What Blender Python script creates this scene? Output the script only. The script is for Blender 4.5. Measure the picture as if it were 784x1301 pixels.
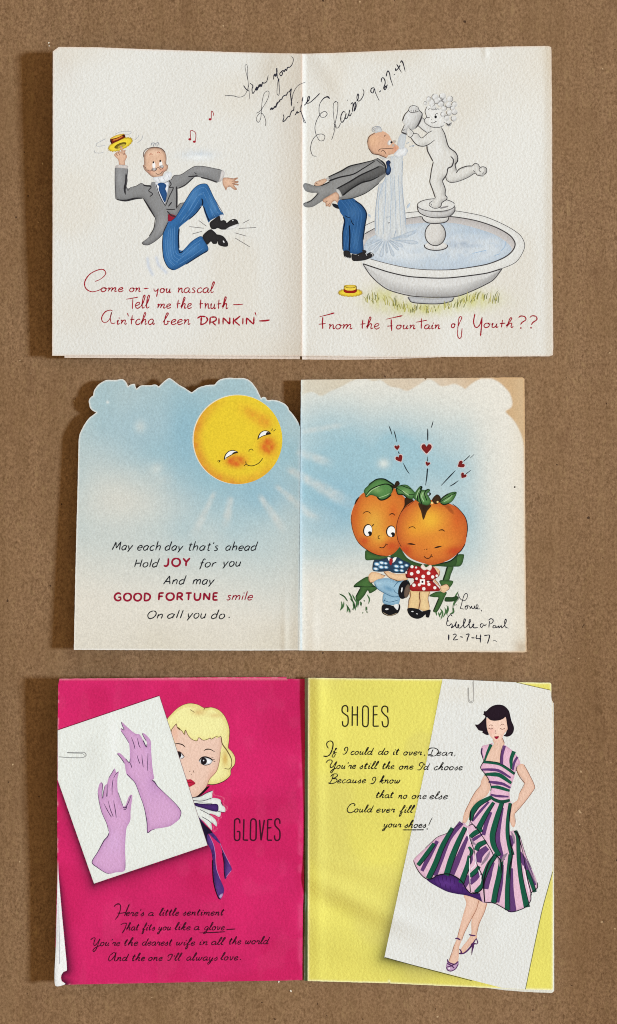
import bpy, math, random
import numpy as np
from mathutils import Vector
from mathutils.geometry import delaunay_2d_cdt

for o in list(bpy.data.objects):
    bpy.data.objects.remove(o, do_unlink=True)
SC = bpy.context.scene
COL = SC.collection
rng = np.random.default_rng(47)
random.seed(47)

# ------------------------------------------------------------------ camera
S = 0.0004              # one photo pixel on the board, in metres
CAMH = 0.85             # camera height over the board
PW, PH = 784.0, 1301.0
cam_d = bpy.data.cameras.new("camera")
cam = bpy.data.objects.new("camera", cam_d)
COL.objects.link(cam)
cam.location = (0, 0, CAMH)
cam.rotation_euler = (0, 0, 0)
cam_d.sensor_fit = 'VERTICAL'
cam_d.sensor_height = 24.0
cam_d.lens = 24.0 * CAMH / (PH * S)
cam_d.clip_start = 0.01
cam_d.clip_end = 50
SC.camera = cam

# ------------------------------------------------------------------ light
world = bpy.data.worlds.new("World")
SC.world = world
world.use_nodes = True
bgn = world.node_tree.nodes["Background"]
bgn.inputs[0].default_value = (1.0, 0.76, 0.46, 1)     # warm room light
bgn.inputs[1].default_value = 0.50

def area_lamp(name, loc, target, sx, sy, energy, colour):
    d = bpy.data.lights.new(name, 'AREA')
    d.shape = 'RECTANGLE'
    d.size, d.size_y, d.energy, d.color = sx, sy, energy, colour
    o = bpy.data.objects.new(name, d)
    COL.objects.link(o)
    o.location = loc
    v = Vector(target) - Vector(loc)
    o.rotation_euler = v.to_track_quat('-Z', 'Y').to_euler()
    return o

EL = math.radians(33)
DL = 5.0
area_lamp("window_light", (DL * math.cos(EL), 0.0, DL * math.sin(EL)), (0, 0, 0), 0.6, 0.6, 356.0, (0.645, 0.80, 1.0))
SC.view_settings.view_transform = 'Standard'
SC.view_settings.look = 'None'
SC.view_settings.exposure = 0.0
SC.view_settings.gamma = 1.0
try:
    SC.cycles.max_bounces = 6
    SC.cycles.use_denoising = False
    SC.cycles.pixel_filter_type = 'BLACKMAN_HARRIS'
    SC.cycles.filter_width = 1.05
except Exception:
    pass

# ------------------------------------------------------------------ small maths
def lin(c):
    c = np.asarray(c, float) / 255.0
    return np.where(c <= 0.04045, c / 12.92, ((c + 0.055) / 1.055) ** 2.4)

def P(x, y, z):
    """photo pixel + height above the board -> metres"""
    k = S * (CAMH - z) / CAMH
    return (x - PW / 2) * k, (PH / 2 - y) * k

def Q(x0, y0, txt, s=8.0):
    """control points written in an enlargement whose corner is x0,y0"""
    out = []
    for t in txt.split():
        a, b = t.split(',')
        out.append((x0 + float(a) / s, y0 + float(b) / s))
    return out

def N(txt):
    return Q(0, 0, txt, 1.0)

def crom(pts, closed=False, step=1.0):
    """Catmull-Rom through the points; a point given twice is a corner"""
    pts = [np.array(p, float) for p in pts]
    n = len(pts)
    if n < 3:
        closed = False
    out = []
    rngi = range(n if closed else n - 1)
    for i in rngi:
        p1, p2 = pts[i], pts[(i + 1) % n]
        L = np.hypot(*(p2 - p1))
        if L < 1e-6:
            continue
        p0 = pts[(i - 1) % n] if (closed or i > 0) else p1 * 2 - p2
        p3 = pts[(i + 2) % n] if (closed or i + 2 < n) else p2 * 2 - p1
        if np.hypot(*(p0 - p1)) < 1e-6:
            p0 = p1 * 2 - p2
        if np.hypot(*(p3 - p2)) < 1e-6:
            p3 = p2 * 2 - p1
        # centripetal-ish: limit the tangents to the segment length
        t1 = (p2 - p0) * 0.5
        t2 = (p3 - p1) * 0.5
        for t in (t1, t2):
            l = np.hypot(*t)
            if l > L * 1.0:
                t *= L / l
        k = max(1, int(math.ceil(L / step)))
        for j in range(k):
            u = j / k
            u2, u3 = u * u, u * u * u
            out.append((2*u3-3*u2+1)*p1 + (u3-2*u2+u)*t1 + (-2*u3+3*u2)*p2 + (u3-u2)*t2)
    if not closed:
        out.append(pts[-1])
    return np.array(out)

def poly_line(pts, closed=True, step=2.0):
    pts = [np.array(p, float) for p in pts]
    out = []
    n = len(pts)
    for i in range(n if closed else n - 1):
        a, b = pts[i], pts[(i + 1) % n]
        L = np.hypot(*(b - a))
        if L < 1e-6:
            continue
        k = max(1, int(round(L / step)))
        for j in range(k):
            out.append(a + (b - a) * j / k)
    if not closed:
        out.append(pts[-1])
    return np.array(out)

def inside(x, y, poly):
    r = np.zeros(x.shape, bool)
    px, py = poly[:, 0], poly[:, 1]
    j = len(poly) - 1
    for i in range(len(poly)):
        if py[i] != py[j]:
            c = ((py[i] > y) != (py[j] > y)) & (x < (px[j] - px[i]) * (y - py[i]) / (py[j] - py[i]) + px[i])
            r ^= c
        j = i
    return r

def edge_dist(x, y, poly, closed=True):
    """distance to an outline and the direction of its nearest point"""
    a = poly if closed else poly[:-1]
    b = np.roll(poly, -1, axis=0) if closed else poly[1:]
    best = np.full(x.shape, 1e9)
    bx = np.zeros(x.shape)
    by = np.zeros(x.shape)
    for (ax, ay), (cx, cy) in zip(a, b):
        dx, dy = cx - ax, cy - ay
        l2 = dx * dx + dy * dy
        if l2 < 1e-12:
            continue
        t = np.clip(((x - ax) * dx + (y - ay) * dy) / l2, 0, 1)
        qx, qy = ax + t * dx - x, ay + t * dy - y
        d = np.hypot(qx, qy)
        m = d < best
        best = np.where(m, d, best)
        bx = np.where(m, qx, bx)
        by = np.where(m, qy, by)
    l = np.maximum(best, 1e-6)
    return best, bx / l, by / l

def smooth(a, b, x):
    t = np.clip((x - a) / (b - a), 0, 1)
    return t * t * (3 - 2 * t)

def gauss(x, y, cx, cy, rx, ry, rot=0.0):
    c, s = math.cos(rot), math.sin(rot)
    u = ((x - cx) * c + (y - cy) * s) / rx
    v = (-(x - cx) * s + (y - cy) * c) / ry
    return np.exp(-(u * u + v * v))

_G = rng.random((256, 256))
def vnoise(x, y, s):
    """smooth value noise, cell size s pixels"""
    u, v = np.asarray(x) / s, np.asarray(y) / s
    i, j = np.floor(u).astype(int), np.floor(v).astype(int)
    f, g = u - i, v - j
    f, g = f * f * (3 - 2 * f), g * g * (3 - 2 * g)
    a = _G[i % 256, j % 256]; b = _G[(i + 1) % 256, j % 256]
    c = _G[i % 256, (j + 1) % 256]; d = _G[(i + 1) % 256, (j + 1) % 256]
    return (a * (1 - f) + b * f) * (1 - g) + (c * (1 - f) + d * f) * g

def mix(c, col, k):
    k = np.clip(k, 0, 1)[:, None]
    return c * (1 - k) + lin(col)[None, :] * k

# ------------------------------------------------------------------ materials
def paper_material(name, grain=0.10, bump=0.25, rough=0.72, scale=900.0, spec=0.25):
    m = bpy.data.materials.new(name)
    m.use_nodes = True
    nt = m.node_tree
    n, l = nt.nodes, nt.links
    b = n["Principled BSDF"]
    b.inputs["Roughness"].default_value = rough
    b.inputs["Specular IOR Level"].default_value = spec
    at = n.new("ShaderNodeAttribute"); at.attribute_name = "paint"
    tc = n.new("ShaderNodeTexCoord")
    no = n.new("ShaderNodeTexNoise")
    no.inputs["Scale"].default_value = scale
    no.inputs["Detail"].default_value = 3.0
    no.inputs["Roughness"].default_value = 0.6
    l.new(tc.outputs["Object"], no.inputs["Vector"])
    mr = n.new("ShaderNodeMapRange")
    mr.inputs["From Min"].default_value = 0.25
    mr.inputs["From Max"].default_value = 0.75
    mr.inputs["To Min"].default_value = 1.0 - grain
    mr.inputs["To Max"].default_value = 1.0 + grain
    l.new(no.outputs["Fac"], mr.inputs["Value"])
    mu = n.new("ShaderNodeMix"); mu.data_type = 'RGBA'; mu.blend_type = 'MULTIPLY'
    mu.inputs["Factor"].default_value = 1.0
    l.new(at.outputs["Color"], mu.inputs["A"])
    l.new(mr.outputs["Result"], mu.inputs["B"])
    l.new(mu.outputs["Result"], b.inputs["Base Color"])
    n2 = n.new("ShaderNodeTexNoise")
    n2.inputs["Scale"].default_value = scale * 0.62
    n2.inputs["Detail"].default_value = 2.0
    mp = n.new("ShaderNodeMapping"); mp.inputs["Location"].default_value = (3.1, 1.7, 0)
    l.new(tc.outputs["Object"], mp.inputs["Vector"])
    l.new(mp.outputs["Vector"], n2.inputs["Vector"])
    bp = n.new("ShaderNodeBump")
    bp.inputs["Strength"].default_value = bump
    bp.inputs["Distance"].default_value = 0.0006
    l.new(n2.outputs["Fac"], bp.inputs["Height"])
    l.new(bp.outputs["Normal"], b.inputs["Normal"])
    return m

M_FELT = paper_material("felt_finish_paper", 0.08, 0.36, 0.75, 1250, 0.15)
M_FELTINK = paper_material("ink_on_felt_paper", 0.09, 0.36, 0.75, 1250, 0.06)
M_SMOOTH = paper_material("offset_printed_paper", 0.13, 0.16, 0.7, 1350, 0.12)
M_SMOOTHINK = paper_material("ink_on_offset_paper", 0.13, 0.16, 0.7, 1350, 0.06)
M_PINK = paper_material("magenta_printed_paper", 0.13, 0.3, 0.7, 1300, 0.12)
M_PEN = paper_material("fountain_pen_ink", 0.10, 0.3, 0.6, 1200, 0.06)

# ------------------------------------------------------------------ kraft board
def kraft_material():
    m = bpy.data.materials.new("kraft_board_fibre")
    m.use_nodes = True
    nt = m.node_tree
    n, l = nt.nodes, nt.links
    b = n["Principled BSDF"]
    b.inputs["Roughness"].default_value = 0.85
    b.inputs["Specular IOR Level"].default_value = 0.15
    tc = n.new("ShaderNodeTexCoord")
    def noise(scale, detail, sx=1.0, sy=1.0, rough=0.6, rot=0.0, dist=0.0):
        mp = n.new("ShaderNodeMapping")
        mp.inputs["Scale"].default_value = (sx, sy, 1)
        mp.inputs["Rotation"].default_value = (0, 0, rot)
        l.new(tc.outputs["Object"], mp.inputs["Vector"])
        t = n.new("ShaderNodeTexNoise")
        t.inputs["Scale"].default_value = scale
        t.inputs["Detail"].default_value = detail
        t.inputs["Roughness"].default_value = rough
        t.inputs["Distortion"].default_value = dist
        l.new(mp.outputs["Vector"], t.inputs["Vector"])
        return t.outputs["Fac"]
    def maprange(v, a, c, d, e):
        r = n.new("ShaderNodeMapRange")
        for k, x in zip(("From Min", "From Max", "To Min", "To Max"), (a, c, d, e)):
            r.inputs[k].default_value = x
        l.new(v, r.inputs["Value"])
        return r.outputs["Result"]
    def mixc(f, A, B, mode='MIX'):
        x = n.new("ShaderNodeMix"); x.data_type = 'RGBA'; x.blend_type = mode
        if isinstance(f, float): x.inputs["Factor"].default_value = f
        else: l.new(f, x.inputs["Factor"])
        for nm, v in (("A", A), ("B", B)):
            if isinstance(v, tuple): x.inputs[nm].default_value = v
            else: l.new(v, x.inputs[nm])
        return x.outputs["Result"]
    def rgba(r, g, bb):
        return tuple(float(v) for v in lin((r, g, bb))) + (1.0,)
    fine = noise(900, 4.0, 1.0, 0.75, 0.75)
    c = mixc(maprange(fine, 0.28, 0.72, 0, 1), rgba(95, 67, 41), rgba(174, 137, 101))
    # fibres at two slants
    f1 = noise(560, 2.0, 1.0, 0.36, 0.5, 0.35, 1.2)
    c = mixc(maprange(f1, 0.58, 0.72, 0, 0.5), c, rgba(166, 135, 94))
    f2 = noise(600, 2.0, 1.0, 0.42, 0.5, -0.5, 1.2)
    c = mixc(maprange(f2, 0.58, 0.72, 0, 0.5), c, rgba(86, 60, 32))
    # broad blotches, reddish and grey
    bl = noise(28, 3.0, 1.0, 0.6)
    c = mixc(maprange(bl, 0.35, 0.7, 0, 0.45), c, rgba(132, 99, 64))
    b2 = noise(75, 2.0, 1.3, 0.5)
    c = mixc(maprange(b2, 0.56, 0.72, 0, 0.30), c, rgba(112, 80, 54))
    # faint flutes of the corrugation and long soft streaks down the sheet
    st = noise(70, 3.0, 1.6, 0.07, 0.6)
    c = mixc(maprange(st, 0.42, 0.66, 0, 0.20), c, rgba(104, 76, 44))
    s3 = noise(120, 2.0, 1.5, 0.10, 0.6, 0.02)
    c = mixc(maprange(s3, 0.52, 0.70, 0, 0.18), c, rgba(150, 120, 84))
    # specks
    sp = noise(330, 1.0)
    c = mixc(maprange(sp, 0.785, 0.82, 0, 0.8), c, rgba(205, 175, 135))
    s2 = noise(300, 1.0, 1.02, 0.97, 0.5, 1.1)
    c = mixc(maprange(s2, 0.775, 0.80, 0, 0.85), c, rgba(58, 38, 24))
    l.new(c, b.inputs["Base Color"])
    bp = n.new("ShaderNodeBump")
    bp.inputs["Strength"].default_value = 0.26
    bp.inputs["Distance"].default_value = 0.0006
    l.new(fine, bp.inputs["Height"])
    l.new(bp.outputs["Normal"], b.inputs["Normal"])
    return m

def build_board():
    nx, ny = 90, 130
    xs = np.linspace(-0.6, 0.6, nx)
    ys = np.linspace(-0.85, 0.85, ny)
    X, Y = np.meshgrid(xs, ys)
    Z = -0.0004 + 0.0003 * (vnoise(X * 1000 + 900, Y * 1000 + 900, 90) - 0.5)
    # right side shaped to rise, so less light falls on the lower right
    Z = Z + 0.17 * np.clip(X - 0.126, 0, 0.3) * smooth(0.06, -0.15, Y) + 0.03 * np.clip(X - 0.128, 0, 0.3)
    me = bpy.data.meshes.new("kraft_board")
    v = np.stack([X.ravel(), Y.ravel(), Z.ravel()], 1)
    f = [(j * nx + i, j * nx + i + 1, (j + 1) * nx + i + 1, (j + 1) * nx + i) for j in range(ny - 1) for i in range(nx - 1)]
    me.from_pydata(v.tolist(), [], f)
    for p in me.polygons: p.use_smooth = True
    o = bpy.data.objects.new("kraft_board", me)
    me.materials.append(kraft_material())
    COL.objects.link(o)
    o["kind"] = "structure"
    o["label"] = "brown kraft cardboard surface under the three open cards"
    return o
build_board()

# ------------------------------------------------------------------ meshes of the cards
class Card:
    def __init__(self, name, cx, cy, label, category, group):
        e = bpy.data.objects.new(name, None)
        COL.objects.link(e)
        e.empty_display_size = 0.02
        x, y = P(cx, cy, 0)
        e.location = (x, y, 0)
        e["label"] = label; e["category"] = category; e["group"] = group
        self.e = e
        self.off = np.array([x, y, 0.0])

def link_mesh(name, card, parent, verts, faces, cols, mat, smooth_shade=True):
    me = bpy.data.meshes.new(name)
    me.from_pydata((verts - card.off).tolist(), [], faces)
    a = me.color_attributes.new("paint", 'FLOAT_COLOR', 'POINT')
    c4 = np.ones((len(verts), 4)); c4[:, :3] = np.clip(cols, 0.003, 1.0)
    a.data.foreach_set("color", c4.ravel().astype(np.float32))
    if smooth_shade:
        me.polygons.foreach_set("use_smooth", [True] * len(me.polygons))
    me.materials.append(mat)
    me.update()
    o = bpy.data.objects.new(name, me)
    COL.objects.link(o)
    o.parent = parent
    return o

def triangulate(outline, spacing, margin=0.45):
    """outline (n,2) -> points, triangles; inner points on a staggered grid"""
    x0, y0 = outline.min(0); x1, y1 = outline.max(0)
    gx = np.arange(x0 + spacing * 0.5, x1, spacing)
    gy = np.arange(y0 + spacing * 0.5, y1, spacing * 0.9)
    inner = np.zeros((0, 2))
    if len(gx) and len(gy):
        X, Y = np.meshgrid(gx, gy)
        X = X + ((np.arange(len(gy)) % 2) * spacing * 0.5)[:, None]
        X, Y = X.ravel(), Y.ravel()
        m = inside(X, Y, outline)
        X, Y = X[m], Y[m]
        if len(X):
            # cheap margin test against outline samples
            keep = np.ones(len(X), bool)
            d, _, _ = edge_dist(X, Y, outline) if len(X) * len(outline) < 4e7 else (np.full(len(X), 9.0), 0, 0)
            keep &= d > spacing * margin
            inner = np.stack([X[keep], Y[keep]], 1)
    nb = len(outline)
    pts = np.concatenate([outline, inner])
    vs = [Vector((float(a), float(b))) for a, b in pts]
    r = delaunay_2d_cdt(vs, [], [list(range(nb))], 1, 1e-5)
    ov = np.array([(v.x, v.y) for v in r[0]])
    tris = []
    for f in r[2]:
        a, b, c = ov[f[0]], ov[f[1]], ov[f[2]]
        cr = (b[0]-a[0])*(c[1]-a[1]) - (b[1]-a[1])*(c[0]-a[0])
        tris.append(tuple(f) if cr < 0 else (f[0], f[2], f[1]))   # y runs down in the photo
    return ov, tris

def page(name, card, outline, h, paint, mat, thick=0.0005, spacing=2.0, rough_edge=0.18, parent=None, edge_col=(232, 226, 212)):
    """a sheet of paper with its own height field, printed face and real thickness"""
    ol = outline.copy()
    ol[:, 0] += (vnoise(ol[:, 0] * 3 + 11, ol[:, 1] * 3 + 5, 9) - 0.5) * 2 * rough_edge
    ol[:, 1] += (vnoise(ol[:, 0] * 3 + 71, ol[:, 1] * 3 + 45, 9) - 0.5) * 2 * rough_edge
    uv, tris = triangulate(ol, spacing)
    x, y = uv[:, 0], uv[:, 1]
    z = h(x, y)
    X, Y = P(x, y, z)
    cols = paint(x, y, ol)
    n = len(x)
    top = np.stack([X, Y, z], 1)
    # boundary edges of the triangle set
    cnt = {}
    for t in tris:
        for a, b in ((t[0], t[1]), (t[1], t[2]), (t[2], t[0])):
            k = (min(a, b), max(a, b))
            cnt.setdefault(k, []).append((a, b))
    be = [v[0] for v in cnt.values() if len(v) == 1]
    bidx = sorted({i for e in be for i in e})
    mp = {i: n + k for k, i in enumerate(bidx)}
    m2 = {i: n + len(bidx) + k for k, i in enumerate(bidx)}
    side_top = top[bidx]
    side_bot = top[bidx] - np.array([0, 0, thick])
    faces = list(tris)
    for a, b in be:
        faces.append((mp[b], mp[a], m2[a], m2[b]))
    # underside
    low = n + 2 * len(bidx)
    bot = top - np.array([0, 0, thick * 1.001])
    for t in tris:
        faces.append((low + t[0], low + t[2], low + t[1]))
    verts = np.concatenate([top, side_top, side_bot, bot])
    ec = np.tile(lin(edge_col), (2 * len(bidx), 1))
    uc = np.tile(lin(edge_col), (n, 1))
    o = link_mesh(name, card, parent or card.e, verts, faces, np.concatenate([cols, ec, uc]), mat)
    return o

GAP = 1.3e-6
BASE = 1.6e-5
class Art:
    """flat printed shapes collected into one mesh that lies on a page"""
    def __init__(self, h, level=0):
        self.h = h; self.lv = level
        self.v = []; self.f = []; self.c = []; self.n = 0
    def _add(self, uv, faces, cols, lv=None):
        if lv is None:
            lv = self.lv; self.lv += 1
        x, y = uv[:, 0], uv[:, 1]
        z = self.h(x, y) + BASE + GAP * lv
        X, Y = P(x, y, z)
        self.v.append(np.stack([X, Y, z], 1))
        self.f += [tuple(i + self.n for i in f) for f in faces]
        self.c.append(cols)
        self.n += len(x)
    def fill(self, pts, col, edge=None, w=3.0, k=0.6, dirn=None, blobs=(), smooth_it=True, sp=2.2, lv=None, paint=None, step=1.1):
        """polygon; edge = airbrushed rim of width w and strength k (dirn = side it is on)"""
        ol = crom(pts, True, step) if smooth_it else poly_line(pts, True, step)
        try:
            uv, tris = triangulate(ol, sp)
        except Exception:
            return
        if not len(uv): return
        x, y = uv[:, 0], uv[:, 1]
        c = np.tile(lin(col), (len(x), 1))
        for b in blobs:
            bx, by, rx, ry, bc, bk = b[:6]
            rot = b[6] if len(b) > 6 else 0.0
            c = mix(c, bc, bk * gauss(x, y, bx, by, rx, ry, rot))
        if edge is not None:
            d, nx, ny = edge_dist(x, y, ol)
            kk = k * np.exp(-(d / w) ** 1.3)
            if dirn is not None:
                on = d < 0.05
                # boundary points: use direction away from the shape's middle
                mx, my = x.mean(), y.mean()
                ux, uy = np.where(on, x - mx, nx), np.where(on, y - my, ny)
                l = np.maximum(np.hypot(ux, uy), 1e-6)
                kk = kk * np.clip(0.25 + 0.9 * (ux * dirn[0] + uy * dirn[1]) / l, 0, 1)
            c = mix(c, edge, kk)
        if paint is not None:
            c = paint(x, y, c)
        self._add(uv, tris, c, lv)
    def lines(self, strokes, col, w=1.0, taper=0.35, step=0.8, lv=None, wob=0.0):
        """strokes: lists of points, or (points, width) or (points, [widths])"""
        V = []; F = []; C = []; n = 0
        cc = lin(col)
        for st in strokes:
            ww = w
            if isinstance(st, tuple) and len(st) == 2 and not isinstance(st[1], (tuple,)) and isinstance(st[0], (list, np.ndarray)):
                st, ww = st
            ctl = [np.array(p, float) for p in st]
            if len(ctl) == 1:
                # a dot
                r = (ww if not isinstance(ww, (list, tuple)) else ww[0]) * 0.62
                a = np.linspace(0, 2 * math.pi, 9)[:-1]
                V += [(ctl[0][0] + r * math.cos(t), ctl[0][1] - r * math.sin(t)) for t in a]
                F.append(tuple(n + i for i in range(8))[::-1]); n += 8
                continue
            p = crom(ctl, False, step)
            if len(p) < 2: continue
            d = np.gradient(p, axis=0)
            l = np.maximum(np.hypot(d[:, 0], d[:, 1]), 1e-9)
            nx, ny = -d[:, 1] / l, d[:, 0] / l
            s = np.concatenate([[0], np.cumsum(np.hypot(*np.diff(p, axis=0).T))])
            t = s / max(s[-1], 1e-6)
            if isinstance(ww, (list, tuple, np.ndarray)):
                wd = np.interp(t, np.linspace(0, 1, len(ww)), ww)
            else:
                wd = np.full(len(p), float(ww))
            if taper:
                e = np.minimum(s, s[-1] - s) / max(1.0, 0.9 * wd.max())
                wd = wd * (taper + (1 - taper) * np.clip(e, 0, 1))
            if wob:
                wd = wd * (1 + wob * (vnoise(p[:, 0] * 2 + 300, p[:, 1] * 2 + 300, 3) - 0.5) * 2)
            for i in range(len(p)):
                V.append((p[i, 0] + nx[i] * wd[i] / 2, p[i, 1] + ny[i] * wd[i] / 2))
                V.append((p[i, 0] - nx[i] * wd[i] / 2, p[i, 1] - ny[i] * wd[i] / 2))
            for i in range(len(p) - 1):
                a = n + 2 * i
                F.append((a + 1, a, a + 2, a + 3)[::-1])
            n += 2 * len(p)
        if not V: return
        uv = np.array(V)
        # make every face look up
        F2 = []
        for f in F:
            q = uv[list(f)]
            ar = 0.5 * np.sum(q[:, 0] * np.roll(q[:, 1], -1) - np.roll(q[:, 0], -1) * q[:, 1])
            F2.append(f if ar < 0 else f[::-1])
        self._add(uv, F2, np.tile(cc, (len(uv), 1)), lv)
    def dots(self, centres, r, col, lv=None, sy=1.0):
        V = []; F = []; n = 0
        for c in centres:
            rr = c[2] if len(c) > 2 else r
            a = np.linspace(0, 2 * math.pi, 15)[:-1]
            V += [(c[0] + rr * math.cos(t), c[1] - rr * sy * math.sin(t)) for t in a]
            F.append(tuple(range(n, n + 14))); n += 14
        self._add(np.array(V), F, np.tile(lin(col), (n, 1)), lv)
    def build(self, name, card, parent, mat, label=None):
        o = link_mesh(name, card, parent, np.concatenate(self.v), self.f, np.concatenate(self.c), mat, False)
        if label: o["label"] = label
        return o

def ell(cx, cy, rx, ry, rot=0.0, n=20, a0=0, a1=360):
    r = math.radians(rot)
    out = []
    full = abs(a1 - a0) >= 360
    for i in range(n):
        t = math.radians(a0 + (a1 - a0) * i / (n if full else n - 1))
        u, v = rx * math.cos(t), ry * math.sin(t)
        out.append((cx + u * math.cos(r) - v * math.sin(r), cy + u * math.sin(r) + v * math.cos(r)))
    return out
# ------------------------------------------------------------------ lettering: single-stroke alphabets, x-height = 10
def G(adv, *strokes):
    return adv, [Q(0, 0, s, 1.0) for s in strokes]

SCRIPT = {
 'a': G(10, "8,8 6,10 2.5,8.5 1,4.5 2,1 4.5,.3 7,3 8.3,9", "8.3,9 7.8,3 8.8,.2 11,2.5"),
 'b': G(9.5, "0,3 4,12 6,20 4.5,22 3,18 2,8 2,2 4,0 7,2 7.5,6 6,9 6.8,8 9.5,8"),
 'c': G(8, "7.5,8 5.5,10 2.5,8 1.2,4 2.5,.6 5,0 8.5,3"),
 'd': G(10.5, "8,8 6,10 2.5,8.5 1,4.5 2,1 4.5,.3 7,3 9,12 10,20", "10,20 8.6,8 8,2.5 9,.2 11.5,2.5"),
 'e': G(8, "1,4 5,5.5 7,8 5.5,10 2.5,8.5 1.2,4.5 2.5,.6 5,0 8.5,3"),
 'f': G(7, "0,2 4,9 6.5,18 5.5,22 4,18 3,5 2,-8 2.5,-11 4.5,-8 4.5,-2 3,.5 7.5,2.5"),
 'g': G(9.5, "8,8 6,10 2.5,8.5 1,4.5 2,1 4.5,.3 7,3 8.3,9", "8.3,9 7.5,0 6,-8 3.5,-11 1.5,-9 3.5,-5 10,2"),
 'h': G(10, "0,3 4,12 6,20 4.6,22 3.4,18 2,6 1.5,0", "1.6,2 4,8 6.3,9.8 7.3,8 6.8,3 7.6,.2 10,2.5"),
 'i': G(5, "1,5 2.6,9.5 2,3 2.8,.2 5.5,2.5", "3.4,14"),
 'k': G(9, "0,3 4,12 6,20 4.6,22 3.4,18 2,6 1.5,0", "1.8,3 5.5,9.5 7,8.5 5,5.5 3,5", "3.4,5 6,1 7.2,0 9.5,2.5"),
 'l': G(5.5, "0,3 3.5,11 5.2,20 4,22 2.6,18 1.8,6 2.2,1 3.2,.2 6,2.5"),
 'm': G(14, ".5,7 2,9.8 2.6,8 1.6,0", "1.9,3 4.5,8.8 6.4,9.6 7,7.5 6,0", "6.3,3 9,8.8 11,9.6 11.6,7 11,2 12,.2 14.5,2.5"),
 'n': G(10, ".5,7 2,9.8 2.6,8 1.6,0", "1.9,3 4.5,8.8 6.6,9.6 7.3,7.5 6.8,2.5 7.8,.2 10,2.5"),
 'o': G(9, "5,10 2.2,8.5 1,4.5 2.3,.8 4.5,0 7,2 7.8,6 6.5,9.2 5,10 6.2,7.9 9.5,8"),
 'r': G(7.6, ".5,4 2.5,10.2 3,9 4,8.4 6.2,9 6.4,7.5 5.6,2.5 6.2,.2 8.5,2.5"),
 's': G(7.2, ".3,2 4,8 4.8,10.4 5,8.5 6.2,4 5.5,1 3,0 1.2,1.2"),
 't': G(7, "1,5 3.8,17 2.8,6 2.6,2 3.6,.2 6.5,2.5", ".2,12.2 6.8,13"),
 'u': G(10, ".8,6 2.4,9.6 1.8,4 2.4,.8 4,.3 6.4,3 7.6,9.6", "7.6,9.6 7,3 7.8,.2 10,2.5"),
 'v': G(9, ".8,8 2,9.6 2.8,7 3.2,1.5 4.2,0 6.5,3 7.2,8 6.5,9.5 9,8"),
 'w': G(13, ".8,7 2.4,9.6 2,4 2.6,.8 4,.3 6.2,4 7,9.2", "7,9.2 6.6,3 7.6,.3 9.6,1.5 11.2,6 10.8,9.4 13,8"),
 'y': G(9.5, ".8,6 2.4,9.6 1.8,4 2.4,.8 4,.3 6.4,3 7.8,9.6", "7.8,9.6 6.8,0 5.4,-8 3.2,-11 1.4,-9 3.2,-5 10,2"),
 "'": G(3.5, "2,19 1.4,14"), ',': G(4, "2,1 1,-4"), '.': G(4, "2,.6"),
}
BRUSH = dict(SCRIPT)
BRUSH.update({
 'y': G(10, ".5,10 1.5,5 3.5,3.5 6,5 8,10", "8,10 7.4,0 6.8,-9.5"),
 'r': G(9, "1,8 2.4,10 2.6,5 2.2,0", "2.4,4 5,8.6 6.6,9.2 7,7 7.4,2 8.4,.4 10,2.5"),
 't': G(8, "3.4,17 3.2,8 3.4,0", ".4,8.6 7.6,9.8"),
 's': G(7.5, "6.5,8.6 4,10 2,8 4.6,5 6,2.4 4,0 1.2,1.2"),
 'f': G(8, "3.2,1 5.6,13 7,20 5.6,23 4,19 3.6,2 3.2,-13 4.6,-18 6.4,-13 5.4,-5 3.4,-1 8,1.5"),
 'b': G(9.5, "0,4 3,12 5.6,21 4,22.5 2.6,17 1.8,6 2.4,1 4.8,0 7,3 5.5,7 7,6.4 9.5,6"),
})
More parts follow.
